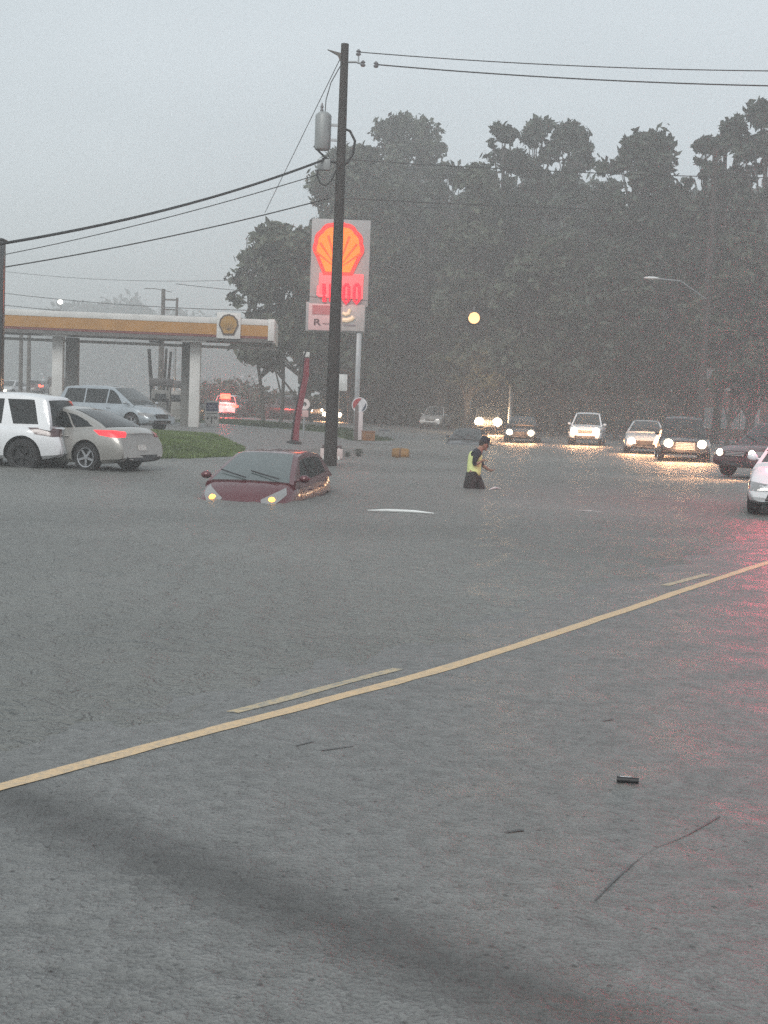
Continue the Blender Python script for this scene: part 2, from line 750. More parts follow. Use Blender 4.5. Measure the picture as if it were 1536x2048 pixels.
M_YEL = worn('road_paint_yellow', (0.66, 0.47, 0.27), (0.45, 0.36, 0.25), 0.3, 0.6, 40.0)
M_YEL2 = worn('road_paint_yellow_awash', (0.5, 0.40, 0.25), (0.28, 0.27, 0.23), 0.36, 0.58, 26.0)
ribbon('centre_line', smooth_pts(LINE), 0.10, M_YEL, 0.003, ragged=0.25)
ribbon('passing_line', smooth_pts([G(466, 1434), G(630, 1390), G(795, 1346)]), 0.09, M_YEL2, 0.003, ragged=0.35)
ribbon('passing_line', smooth_pts([G(1330, 1178), G(1415, 1155)]), 0.09, M_YEL2, 0.003, ragged=0.35)

# tar seams on the near road
M_TAR = mat('tar_seam', (0.08, 0.082, 0.083), 0.4, 0, 0.3, 8, 0.4, 60)
crk = [G(1190, 1822), G(1240, 1770), G(1300, 1722), G(1370, 1690), G(1440, 1650)]
ribbon('tar_seam', smooth_pts(crk), 0.007, M_TAR, 0.004, ragged=1.8)
for pp in ([(590, 1506), (625, 1498)], [(640, 1516), (705, 1507)], [(1010, 1684), (1045, 1678)], [(1205, 1455), (1225, 1452)]):
    ribbon('tar_seam', [G(*p) for p in pp], 0.02, M_TAR, 0.004, ragged=1.6)

# ------------------------------------------------------------------ grass
GRS = mat('grass_blades', (0.12, 0.17, 0.05), 0.7, 0, 0.35, 1.2)


def grass(name, poly, n, h, label, seed, m=GRS):
    rnd = random.Random(seed)
    xs = [p[0] for p in poly]
    ys = [p[1] for p in poly]
    vs, fs = [], []
    c = 0
    while c < n:
        x, y = rnd.uniform(min(xs), max(xs)), rnd.uniform(min(ys), max(ys))
        if sdist((x, y), poly) < 0:
            continue
        c += 1
        z = max(gz(x, y), -0.02)
        a = rnd.uniform(0, PI)
        w = rnd.uniform(.02, .05)
        hh = h * rnd.uniform(.5, 1.3)
        dx, dy = math.cos(a) * w, math.sin(a) * w
        ox, oy = rnd.uniform(-.06, .06), rnd.uniform(-.06, .06)
        o = len(vs)
        vs += [(x - dx, y - dy, z), (x + dx, y + dy, z), (x + ox, y + oy, z + hh)]
        fs.append((o, o + 1, o + 2))
    me = bpy.data.meshes.new(name)
    me.from_pydata(vs, [], fs)
    me.materials.append(m)
    o = bpy.data.objects.new(name, me)
    COL.objects.link(o)
    return tag(o, label, 'grass', kind='stuff')


def turf(name, poly, lift, m):
    """low mound of soil under a grass patch"""
    xs = [p[0] for p in poly]
    ys = [p[1] for p in poly]
    mb = MB()
    n = 60
    idx = {}
    x0, x1, y0, y1 = min(xs), max(xs), min(ys), max(ys)
    for i in range(n + 1):
        for j in range(n // 3 + 1):
            x = x0 + (x1 - x0) * i / n
            y = y0 + (y1 - y0) * j / (n // 3)
            d = sdist((x, y), poly)
            idx[i, j] = len(mb.v)
            mb.v.append((x, y, gz(x, y) + lift * smooth(-0.25, 0.5, d) - 0.04))
    for i in range(n):
        for j in range(n // 3):
            mb.f.append([idx[i, j], idx[i + 1, j], idx[i + 1, j + 1], idx[i, j + 1]])
    return tag(mb.build(name, m, None), kind='structure')


SOIL = mat('turf', (0.075, 0.1, 0.035), 0.9, 0, 0.3, 2.0, 0.5, 20)
turf('grass_verge', GRASS, 0.09, SOIL)
turf('grass_median', STRIP, 0.10, SOIL)
grass('grass', GRASS, 26000, 0.10, 'green grass on the flooded verge before the fuel station', 3)
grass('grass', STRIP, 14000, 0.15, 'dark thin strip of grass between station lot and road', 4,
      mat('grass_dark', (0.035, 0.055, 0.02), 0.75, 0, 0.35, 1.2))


# ------------------------------------------------------------------ cars
def lerpk(keys, x):
    if x <= keys[0][0]:
        return keys[0][1]
    for i in range(len(keys) - 1):
        a, b = keys[i], keys[i + 1]
        if x <= b[0]:
            t = (x - a[0]) / (b[0] - a[0] + 1e-9)
            return a[1] + (b[1] - a[1]) * t
    return keys[-1][1]


def sm(keys, x, e=0.07):
    return (lerpk(keys, x - e) + lerpk(keys, x - e / 2) + lerpk(keys, x) + lerpk(keys, x + e / 2) + lerpk(keys, x + e)) / 5


TYPES = {
    'sedan': dict(L=4.85, W=1.85, zb=0.2, top=[(-2.43, .93), (-2.2, 1.02), (-1.6, 1.03), (-1.0, .98), (.9, .93), (1.5, .86), (2.1, .74), (2.43, .58)],
                  T=[(-2.05, .98), (-1.75, 1.1), (-.95, 1.38), (-.5, 1.455), (.05, 1.465), (.35, 1.42), (.8, 1.18), (1.25, .93)],
                  belt=.93, roof=1.46, gwb=.82, gwr=.55, ws=(1.2, .38), rg=(-1.92, -.8),
                  win=[(-.03, .83, .0, .42), (-.98, -.09, -.62, -.06), (-1.55, -1.04, -1.1, -.68)], wt=1.36,
                  wf=1.42, wr=-1.38, r=.335, zd=.3),
    'hatch': dict(L=4.05, W=1.69, zb=0.2, top=[(-2.02, 1.0), (-1.5, 1.0), (0.6, .95), (1.15, .98), (1.5, .9), (1.85, .76), (2.02, .6)],
                  T=[(-2.0, .95), (-1.93, 1.12), (-1.62, 1.35), (-1.0, 1.42), (-.2, 1.43), (.15, 1.41), (.7, 1.21), (1.3, .96)],
                  belt=.93, roof=1.43, gwb=.79, gwr=.56, ws=(1.27, .16), rg=(-1.98, -1.62),
                  win=[(.0, .72, .05, .2), (-.85, -.06, -.8, 0.0), (-1.5, -.92, -1.35, -.86)], wt=1.33,
                  wf=1.3, wr=-1.2, r=.3, zd=.32),
    'suv': dict(L=5.0, W=1.92, zb=0.3, top=[(-2.5, 1.05), (-2.1, 1.1), (0.7, 1.06), (1.4, 1.06), (2.1, 1.0), (2.5, .85)],
                T=[(-2.4, 1.08), (-2.28, 1.45), (-2.12, 1.72), (-1.2, 1.8), (-.1, 1.8), (.3, 1.74), (.75, 1.4), (1.2, 1.06)],
                belt=1.05, roof=1.8, gwb=.86, gwr=.64, ws=(1.16, .34), rg=(-2.43, -2.16),
                win=[(.0, .8, .06, .34), (-1.0, -.08, -.98, -.02), (-2.02, -1.3, -1.75, -1.06)], wt=1.66,
                wf=1.52, wr=-1.5, r=.385, zd=.36),
    'van': dict(L=5.1, W=1.95, zb=0.22, top=[(-2.55, 1.0), (-2.2, 1.05), (0.9, 1.0), (1.5, 1.03), (2.1, .92), (2.55, .68)],
                T=[(-2.52, 1.0), (-2.42, 1.3), (-2.15, 1.68), (-1.2, 1.75), (.0, 1.75), (.5, 1.68), (1.1, 1.35), (1.75, .98)],
                belt=1.0, roof=1.75, gwb=.88, gwr=.66, ws=(1.7, .52), rg=(-2.48, -2.2),
                win=[(.35, 1.15, .36, .62), (-.85, .27, -.85, .28), (-2.2, -.93, -1.95, -.93)], wt=1.61,
                wf=1.62, wr=-1.42, r=.34, zd=.3),
    'pickup': dict(L=5.7, W=1.98, zb=0.42, top=[(-2.85, 1.12), (-1.0, 1.12), (0.8, 1.08), (1.4, 1.1), (2.4, 1.05), (2.85, .95)],
                   T=[(-1.05, 1.1), (-.98, 1.5), (-.8, 1.82), (-.3, 1.87), (.35, 1.86), (.65, 1.78), (1.0, 1.45), (1.35, 1.1)],
                   belt=1.09, roof=1.87, gwb=.87, gwr=.68, ws=(1.3, .68), rg=(-1.04, -.82),
                   win=[(.16, 1.0, .2, .66), (-.8, .08, -.72, .12)], wt=1.72,
                   wf=1.75, wr=-1.8, r=.41, zd=.4, bed=True),
}


def bvh_of(mb):
    return BVHTree.FromPolygons([Vector(v) for v in mb.v], mb.f)


class Car:
    def __init__(s, name, kind, loc, fwd_deg, label, cat, mpaint, group=None, head=None, tail=None, hue=None, scale=1.0,
                 pitch=0.0, detail=1, lamps=0.0, grille=None, power=60, wheels_m=None, hz=None, sagW=1.0):
        T = dict(TYPES[kind])
        s.T = T
        s.p = mpaint
        s.root = empty(name, loc, R(fwd_deg), label, cat, group)
        s.root.rotation_euler = (0, R(pitch), R(fwd_deg))
        s.root.scale = (scale, scale * sagW, scale)
        s.kind = kind
        s.kd = 0.055
        s.make_body()
        s.make_glass(detail)
        s.wheels(wheels_m or ALLOY)
        s.lights(head, tail, lamps, power, hz)
        s.extras(detail)

    def D(s, p):
        W2 = s.T['W'] / 2
        h = s.T['L'] / 2
        x = p[0] * (1 - s.kd * (p[1] / W2) ** 2)
        e = smooth(h - 1.0, h, abs(p[0]))
        zt = s.T['top'][0][1] if p[0] < 0 else s.T['top'][-1][1] + .12
        x -= math.copysign(1, p[0]) * e * (.17 * smooth(zt * .55, zt * 1.06, p[2]) + .12 * smooth(s.T['zb'] + .2, s.T['zb'], p[2]))
        return Vector((x, p[1], p[2]))

    def w_at(s, x):
        T = s.T
        h = T['L'] / 2
        d = h - abs(x)
        return T['W'] / 2 * (0.90 + 0.10 * math.sin(min(1, d / 1.0) * PI / 2))

    def make_body(s):
        T = s.T
        h = T['L'] / 2
        xs = []
        ds = [0, .015, .04, .08, .13, .2]
        for d in ds:
            xs.append(-h + d)
        n = 44
        for i in range(1, n):
            xs.append(-h + .2 + (2 * h - .4) * i / n)
        for d in ds[::-1]:
            xs.append(h - d)
        mb = MB()
        rings = []
        for x in xs:
            w = s.w_at(x)
            zt = sm(T['top'], x)
            d = h - abs(x)
            zb = T['zb'] + 0.06 * (1 - smooth(0, .7, d))
            H = zt - zb
            half = [(0, zb), (.55, zb), (.86, zb), (.965, zb + .10 * H), (.992, zb + .28 * H), (1, zb + .45 * H), (1.0, zb + .6 * H), (.985, zb + .72 * H),
                    (.965, zb + .82 * H), (.93, zb + .91 * H), (.86, zb + .97 * H), (.75, zt), (.4, zt + .015), (0, zt + .022)]
            q = 1.0
            if d < .2:
                q = .86 + .14 * math.sqrt(max(0, 1 - ((.2 - d) / .2) ** 2))
            zm = (zt + zb) / 2
            pts = [(a * w * (q * .5 + .5), zm + (z - zm) * q) for a, z in half]
            loop = pts + [(-a, z) for a, z in pts[-2:0:-1]]
            rings.append([s.D((x, a, z)) for a, z in loop])
        m = len(rings[0])
        for r in rings:
            mb.v += [tuple(p) for p in r]
        for i in range(len(rings) - 1):
            for k in range(m):
                k2 = (k + 1) % m
                mb.f.append([i * m + k, i * m + k2, (i + 1) * m + k2, (i + 1) * m + k])
        mb.f.append(list(range(m)))
        mb.f.append([(len(rings) - 1) * m + k for k in range(m)][::-1])
        s.bvh = bvh_of(mb)
        cut = MB()
        ra = T['r'] * 1.16
        for wx in (T['wf'], T['wr']):
            for sg in (-1, 1):
                M = Matrix.Translation((wx, sg * (T['W'] / 2 - .02), T['r'] + .015)) @ Matrix.Rotation(PI / 2, 4, 'X')
                cut.lathe([(ra, -.26), (ra, .26)], 28, M)
        if T.get('bed'):
            cut.box((-1.98, 0, 1.1), (1.55, 1.5, .95))
        a = mb.build('body', s.p)
        c = cut.build('cutter', LINER, smooth=False)
        mod = a.modifiers.new('b', 'BOOLEAN')
        mod.operation = 'DIFFERENCE'
        mod.solver = 'EXACT'
        mod.object = c
        dg = bpy.context.evaluated_depsgraph_get()
        dg.update()
        me = bpy.data.meshes.new_from_object(a.evaluated_get(dg))
        bpy.data.objects.remove(a)
        bpy.data.objects.remove(c)
        me.materials.clear()
        me.materials.append(s.p)
        me.materials.append(LINER)
        finish(me, True, 32, weld=False)
        for f in me.polygons:
            cx, cy_, cz = f.center
            inn = abs(cy_) < T['W'] / 2 - .06 or abs(f.normal.y) < 0.4
            near = any(math.hypot(cx - wx, cz - T['r'] - .015) < ra + .004 for wx in (T['wf'], T['wr']))
            f.material_index = 1 if (near and inn and cz < T['r'] + ra + .02) else 0
        s.body = bpy.data.objects.new('body', me)
        COL.objects.link(s.body)
        s.body.parent = s.root
        # greenhouse
        g = MB()
        x0, x1 = T['T'][0][0], T['T'][-1][0]
        n = 40
        rings = []
        for i in range(n + 1):
            x = x0 + (x1 - x0) * i / n
            t = max(sm(T['T'], x, .06), sm(T['top'], x) - .05)
            zb = sm(T['top'], x) - .09
            t = max(t, zb + .02)
            wz = s.wz
            b = min(.07, (t - zb) * .4)
            half = [(0, zb), (wz(zb), zb), (wz((zb + t - b) / 2), (zb + t - b) / 2), (wz(t - b), t - b), (wz(t - b) - .018, t - b * .5), (wz(t) - .055, t - .012),
                    (wz(t) * .75, t), (wz(t) * .4, t + .012), (0, t + .016)]
            loop = half + [(-a, z) for a, z in half[-2:0:-1]]
            rings.append([s.D((x, a, z)) for a, z in loop])
        m = len(rings[0])
        for r in rings:
            g.v += [tuple(p) for p in r]
        for i in range(len(rings) - 1):
            for k in range(m):
                k2 = (k + 1) % m
                g.f.append([i * m + k, i * m + k2, (i + 1) * m + k2, (i + 1) * m + k])
        g.f.append(list(range(m)))
        g.f.append([(len(rings) - 1) * m + k for k in range(m)][::-1])
        s.gbvh = bvh_of(g)
        s.roof = g.build('roof', s.p, s.root, ang=30)

    def wz(s, z):
        T = s.T
        t = (z - T['belt']) / (T['roof'] - T['belt'])
        return T['gwb'] + (T['gwr'] - T['gwb']) * max(-.3, t)

    def patch(s, name, bot, top, m, phi=0.0, off=.006, bvh=None, parent=None, nu=12, nv=5, th=.012, mirror=False, label=None, ox=0.0):
        """project a patch onto the body, looking from direction phi (degrees in plan); bot/top are polylines (a, z)"""
        bvh = bvh or s.bvh
        d = Vector((math.cos(R(phi)), math.sin(R(phi)), 0))
        hz = Vector((-math.sin(R(phi)), math.cos(R(phi)), 0))

        def pl(P, t):
            n = len(P) - 1
            i = min(int(t * n), n - 1)
            f = t * n - i
            return (P[i][0] + (P[i + 1][0] - P[i][0]) * f, P[i][1] + (P[i + 1][1] - P[i][1]) * f)
        vs = []
        last = None
        for j in range(nv + 1):
            for i in range(nu + 1):
                a = pl(bot, i / nu)
                b = pl(top, i / nu)
                q = (a[0] + (b[0] - a[0]) * j / nv, a[1] + (b[1] - a[1]) * j / nv)
                o = Vector((ox, 0, 0)) + hz * q[0] + Vector((0, 0, q[1])) + d * 6
                hit = bvh.ray_cast(o, -d)
                if hit[0] is None:
                    hh = bvh.find_nearest(Vector((ox, 0, 0)) + hz * q[0] + Vector((0, 0, q[1])) + d * .3)
                    p = hh[0]
                    nrm = d
                else:
                    p, nrm = hit[0], hit[1]
                    last = p.dot(d)
                if nrm.dot(d) < 0:
                    nrm = -nrm
                vs.append((p, nrm))
        N = len(vs)
        V = [p + nrm * off for p, nrm in vs] + [p - nrm * th for p, nrm in vs]
        w = nu + 1
        fs = []
        for j in range(nv):
            for i in range(nu):
                fs.append((j * w + i, j * w + i + 1, (j + 1) * w + i + 1, (j + 1) * w + i))
        rim = [i for i in range(w)] + [j * w + nu for j in range(1, nv + 1)] + [nv * w + i for i in range(nu - 1, -1, -1)] + [j * w for j in range(nv - 1, 0, -1)]
        for k in range(len(rim)):
            a, b = rim[k], rim[(k + 1) % len(rim)]
            fs.append((a, b, b + N, a + N))
        if mirror:
            V = [Vector((p.x, -p.y, p.z)) for p in V]
        mb = MB()
        mb.v = [tuple(p) for p in V]
        mb.f = [list(f) for f in fs]
        o = mb.build(name, m, parent or s.root, ang=50)
        return o

    def make_glass(s, detail):
        T = s.T
        zlo = T['belt'] + .045
        for sg in (-1, 1):
            for (xb0, xb1, xt0, xt1) in T['win']:
                mb = MB()
                nu, nv = 8, 4
                for lay in (.006, -.012):
                    for j in range(nv + 1):
                        z = zlo + (T['wt'] - zlo) * j / nv
                        for i in range(nu + 1):
                            xa = xb0 + (xt0 - xb0) * j / nv
                            xb = xb1 + (xt1 - xb1) * j / nv
                            x = xa + (xb - xa) * i / nu
                            zz = min(z, sm(T['T'], x, .06) - .1)
                            zz = max(zz, sm(T['top'], x) + .015)
                            y = s.wz(zz) + lay
                            mb.v.append(tuple(s.D((x, sg * y, zz))))
                N = (nu + 1) * (nv + 1)
                w = nu + 1
                for j in range(nv):
                    for i in range(nu):
                        mb.f.append([j * w + i, j * w + i + 1, (j + 1) * w + i + 1, (j + 1) * w + i])
                rim = [i for i in range(w)] + [j * w + nu for j in range(1, nv + 1)] + [nv * w + i for i in range(nu - 1, -1, -1)] + [j * w for j in range(nv - 1, 0, -1)]
                for k in range(len(rim)):
                    a, b = rim[k], rim[(k + 1) % len(rim)]
                    mb.f.append([a, b, b + N, a + N])
                mb.build('side_window', GLASS, s.root, ang=50)
        for nm, (xa, xb) in (('windshield', T['ws']), ('rear_window', T['rg'])):
            mb = MB()
            nu, nv = 12, 6
            for lay in (.007, -.012):
                for j in range(nv + 1):
                    x = xa + (xb - xa) * j / nv
                    t = sm(T['T'], x, .06)
                    yw = s.wz(t) - .075
                    for i in range(nu + 1):
                        y = -yw + 2 * yw * i / nu
                        fr = abs(y) / s.wz(t)
                        zz = t + .016 - (.016 * (fr / .75) ** 1.5 if fr < .75 else .016 + .012 * (fr - .75) / .25 * 1.0)
                        sg = 1 if xa > xb else -1
                        slope = Vector((sg * .7, 0, .75)).normalized()
                        p = Vector((x, y, zz)) + slope * lay * 1.2
                        mb.v.append(tuple(s.D(p)))
            N = (nu + 1) * (nv + 1)
            w = nu + 1
            for j in range(nv):
                for i in range(nu):
                    mb.f.append([j * w + i, j * w + i + 1, (j + 1) * w + i + 1, (j + 1) * w + i])
            rim = [i for i in range(w)] + [j * w + nu for j in range(1, nv + 1)] + [nv * w + i for i in range(nu - 1, -1, -1)] + [j * w for j in range(nv - 1, 0, -1)]
            for k in range(len(rim)):
                a, b = rim[k], rim[(k + 1) % len(rim)]
                mb.f.append([a, b, b + N, a + N])
            g = mb.build(nm, WSGLASS if nm == 'windshield' else GLASS, s.root, ang=60)
            if nm == 'windshield':
                s.wsh = g

    def wheels(s, rim_m):
        T = s.T
        r = T['r']
        for wx in (T['wf'], T['wr']):
            for sg in (-1, 1):
                M = Matrix.Translation((wx, sg * (T['W'] / 2 - .135), r)) @ Matrix.Rotation(-sg * PI / 2, 4, 'X')
                t = MB().lathe([(r * .6, -.1), (r * .92, -.115), (r * .985, -.09), (r, -.03), (r, .03), (r * .985, .09), (r * .92, .115), (r * .68, .112), (r * .66, .06)], 32, M, cap=False)
                w = t.build('wheel', RUBBER, s.root)
                q = MB()
                q.lathe([(r * .7, .1), (r * .67, .116), (r * .61, .112), (r * .6, .07), (r * .58, .03)], 28, M, cap=False)
                q.lathe([(0.0, .1), (r * .15, .1), (r * .17, .07)], 14, M)
                for k in range(5):
                    MM = M @ Matrix.Rotation(2 * PI * k / 5 + .3, 4, 'Z')
                    q.box((r * .37, .0, .075), (r * .5, r * .16, .03), MM)
                q.build('rim', rim_m, w, smooth=True)
                MB().lathe([(0, .02), (r * .58, .02), (r * .58, .0)], 24, M).build('brake_disc', TRIM, w)

    def lights(s, head, tail, lamps, power, hz):
        T = s.T
        h = T['L'] / 2
        w = T['W'] / 2
        zt = sm(T['top'], h - .25)
        z1 = zt - .09
        z0 = z1 - .15
        if s.kind == 'hatch':
            z0 += .08
            z1 += .08
        s.hz = (z0 + z1) / 2
        hm = head or LENS
        for sg in (-1, 1):
            # the patch is taken from 25 degrees off the nose
            b = [(w * .42, z0 + .02), (w * .75, z0), (w * 1.0, z0 + .06)]
            t = [(w * .42, z1 - .03), (w * .75, z1), (w * 1.0, z1 + .02)]
            if s.kind == 'hatch':
                b = [(w * .34, z0 - .03), (w * .6, z0 + .0), (w * .9, z0 + .16)]
                t = [(w * .36, z0 + .08), (w * .62, z1 + .02), (w * .92, z1 + .12)]
            lo = s.patch('headlight', b, t, LENS if head else hm, 24, mirror=(sg < 0), nu=14, nv=5, ox=h - .3)
            if head:
                # round glowing bulb; a large hz builds the glare into its size
                a = w * .62
                d = Vector((1, 0, 0))
                hit = s.bvh.ray_cast(Vector((6, sg * a, s.hz)), -d)
                p = hit[0] if hit[0] is not None else Vector((h - .1, sg * a, s.hz))
                rr = .085 if not s.T.get('big') else .1
                rr = hz or rr
                MB().ball(tuple(p + Vector((-.01, 0, 0))), (.05, rr, rr * .95), 14).build('bulb', head, lo)
                if lamps and rr > .3 and sg > 0:
                    lamp(s.root, (h + .6, 0, 1.2), (0, 0, 1), 500, (1.0, .62, .32), kind='POINT', size=.4)  # added point lamp ahead of the nose, for glow in the haze
                if lamps and rr <= .3 and sg > 0 and power > 200:
                    lamp(s.root, (h + .5, 0, .75), (0, 0, 1), 110, (1.0, .5, .24), kind='POINT', size=.5)  # weaker added point lamp, warms the road and haze in front
                if lamps:
                    lamp(s.root, tuple(p + Vector((.12, 0, 0))), (1, 0, -.6), power * lamps * 1.9, (1.0, .46, .2), R(58), .3, .8)
        tm = tail or REDLENS
        zt = sm(T['top'], -h + .2)
        z1 = zt - .04
        z0 = z1 - .16
        if s.kind in ('suv', 'van', 'hatch'):
            z0 -= .04
        for sg in (-1, 1):
            s.tail(sg, z0, z1, tm)

    def tail(s, sg, z0, z1, tm):
        w = s.T['W'] / 2
        # seen from behind, 28 degrees off axis
        b = [(-w * 1.04, z0 + .05), (-w * .8, z0), (-w * .5, z0 + .02)]
        t = [(-w * 1.1, z1 - .01), (-w * .8, z1), (-w * .46, z1 - .03)]
        s.patch('tail_light', b, t, tm, 180 - 28, mirror=(sg < 0), nu=14, nv=5, ox=-(s.T['L'] / 2 - .3))

    def extras(s, detail):
        T = s.T
        h = T['L'] / 2
        w = T['W'] / 2
        zf = sm(T['top'], h - .2)
        # grille and lower intake
        gh, gn = (.42, 5) if s.kind == 'pickup' else (.27, 3)
        gm = s.patch('grille', [(-w * .36, zf - gh), (w * .36, zf - gh)], [(-w * .42, zf - .1), (w * .42, zf - .1)], TRIM, 0, off=.008)
        mb = MB()
        for k in range(gn):
            z = zf - .12 - k * (gh - .13) / gn
            pts = []
            for i in range(9):
                yy = w * .36 * (i / 4 - 1)
                hit = s.bvh.ray_cast(Vector((6, yy, z)), Vector((-1, 0, 0)))
                pts.append(Vector(((hit[0].x if hit[0] is not None else h) + .014, yy, z)))
            mb.tube(pts, .02 if s.kind == 'pickup' else .01, 5)
        mb.build('grille_bar', PALECH if s.kind in ('pickup', 'suv') else TRIM, gm)
        s.patch('bumper_intake', [(-w * .6, T['zb'] + .1), (w * .6, T['zb'] + .1)], [(-w * .55, T['zb'] + .22), (w * .55, T['zb'] + .22)], TRIM, 0, off=.008)
        s.patch('number_plate', [(-.15, T['zb'] + .32), (.15, T['zb'] + .32)], [(-.15, T['zb'] + .45), (.15, T['zb'] + .45)], PLATE, 180, off=.012)
        s.patch('bumper_guard', [(-w * .8, T['zb'] + .03), (w * .8, T['zb'] + .03)], [(-w * .85, T['zb'] + .22), (w * .85, T['zb'] + .22)], TRIM, 180, off=.01)
        # mirrors
        for sg in (-1, 1):
            xm = T['ws'][0] - .35
            zm = T['belt'] + .1
            mb = MB().ball((xm, sg * (s.wz(zm) + .15), zm), (.07, .1, .07), 12)
            mb.tube([(xm, sg * (s.wz(zm) - .01), zm - .04), (xm, sg * (s.wz(zm) + .1), zm - .02)], .022, 6)
            mb.build('wing_mirror', s.p if detail > 1 else TRIM, s.root)
        # wipers lying on the windshield
        if detail > 0:
            for y0, y1 in ((.5, -.05), (-.08, -.6)):
                mb = MB()
                pts = []
                for i in range(7):
                    f = i / 6
                    y = y0 + (y1 - y0) * f
                    x = T['ws'][0] - .06 - .25 * f
                    t = sm(T['T'], x, .06)
                    pts.append(s.D((x + .03, y * w * 1.2, t + .04)))
                mb.tube(pts, .012, 6)
                mb.build('wiper', TRIM, s.root)
        if detail > 1:
            # doors: shallow panels standing a hair proud so their edges read as shut lines
            zlo, zhi = T['zb'] + .14, T['belt'] - .06
            for sg in (-1, 1):
                for (xa, xb) in s.doors():
                    ph = 90
                    o = s.patch('door', [(-xb, zlo), (-xa, zlo)], [(-xb, zhi), (-xa, zhi)], s.p, ph, off=.005, th=.02, mirror=(sg < 0), nu=10, nv=6)
                    mb = MB()
                    hit = s.bvh.ray_cast(Vector((xa + .16, 6, zhi - .08)), Vector((0, -1, 0)))
                    yy = hit[0].y if hit[0] is not None else w
                    mb.tube([(xa + .07, sg * (yy + .008), zhi - .075), (xa + .1, sg * (yy + .035), zhi - .07), (xa + .22, sg * (yy + .035), zhi - .07), (xa + .25, sg * (yy + .008), zhi - .075)], .013, 6)
                    mb.build('handle', s.p, o)

    def doors(s):
        k = s.kind
        if k == 'sedan':
            return [(.0, .98), (-1.0, -.05)]
        if k == 'hatch':
            return [(.0, .85), (-.82, -.05)]
        if k == 'suv':
            return [(.0, 1.0), (-1.0, -.05)]
        if k == 'van':
            return [(.3, 1.15), (-.9, .25)]
        return [(.1, 1.1), (-.85, .05)]


WSGLASS = mat('windshield_glass', (0.03, 0.035, 0.035), 0.1, 0, 0.1, 1.5, 0.05, 60, spec=0.6)
WSSKY = mat('sky_bright_windshield_glass', (0.075, 0.095, 0.095), 0.06, 0, 0.1, 1.5, 0.05, 60, spec=1.0)  # paler base colour carries the sky's reflection

RED = paint('wine_red_paint', (0.10, 0.013, 0.02))
WHITE = paint('white_paint', (0.74, 0.76, 0.78), 0.0)
CHAMP = paint('champagne_paint', (0.33, 0.32, 0.3), 0.35)
SILV = paint('silver_blue_paint', (0.34, 0.38, 0.41), 0.45)
GREYP = paint('grey_paint', (0.2, 0.21, 0.22), 0.4)
BLK = paint('black_paint', (0.018, 0.018, 0.02), 0.2)
DRED = paint('dark_red_paint', (0.06, 0.018, 0.02), 0.2)
DGRN = paint('dark_green_grey_paint', (0.03, 0.036, 0.034), 0.2)
LSILV = paint('light_silver_paint', (0.5, 0.51, 0.51), 0.3)


def fwd(theta):
    """heading in degrees: 0 = straight at the camera; positive turns the nose to the viewer's left"""
    return -90 - theta


def place(x, y, zg):
    return G(x, y, zg)


def at_centre(front, length, heading):
    a = R(heading)
    return front - Vector((math.cos(a), math.sin(a), 0)) * length / 2


# 1 the red hatchback sunk to its headlights
hd = fwd(10)
fr = G(476, 1003)
c = at_centre(fr, 3.9, hd)
c.z = -0.64
RC = Car('hatchback_car', 'hatch', c, hd, 'wine red hatchback sunk to its headlights in the floodwater', 'car', RED, head=AMBER, pitch=1.2, detail=2, hz=.06)

RC.wsh.data.materials[0] = WSSKY

# 2 white SUV at the left edge, 3 champagne sedan behind it
hd = 180 - 10
wheel = G(44, 942, -.08)
a = R(hd)
c = wheel + Vector((math.cos(a), math.sin(a), 0)) * 1.5 + Vector((-math.sin(a), math.cos(a), 0)) * -.9
c.z = -.12
DU = Car('suv_car', 'suv', c, hd, 'white SUV with black wheel arch, cut off by the left picture edge', 'car', WHITE, tail=DARKLENS, detail=2, wheels_m=TRIM)
hd = 180 - 24
wheel = G(170, 947, -.08)
a = R(hd)
c = wheel + Vector((math.cos(a), math.sin(a), 0)) * 1.38 + Vector((-math.sin(a), math.cos(a), 0)) * -.9
c.z = -.05
MA = Car('sedan_car', 'sedan', c, hd, 'champagne sedan with one red tail light lit, parked behind the white SUV', 'car', CHAMP, tail=REDLIT, detail=2, sagW=1.0)
for ch in MA.root.children:
    if ch.name.startswith('tail_light') and sum(v.co.y for v in ch.data.vertices) < 0:
        ch.data.materials[0] = REDLENS


# 4 silver minivan on the station lot
hd = -28
c = A(229, 830, 53)
c.z = gz(c.x, c.y)
VA = Car('minivan_car', 'van', c, hd, 'silver blue minivan on the station lot under the canopy', 'car', SILV, detail=2)

# cars on the road, far left to right
def car_px(name, kind, x, y, Y, theta, label, m, head=None, tail=None, lamps=0, hz=None, z=None, scale=1.0, power=60, detail=1, sub=None):
    c = A(x, y, Y)
    g = gz(c.x, c.y)
    c.z = g if z is None else z
    return Car(name, kind, c, fwd(theta), label, 'car' if kind != 'pickup' else 'pickup truck', m, head=head, tail=tail, lamps=lamps, hz=hz,
               scale=scale, power=power, detail=detail)


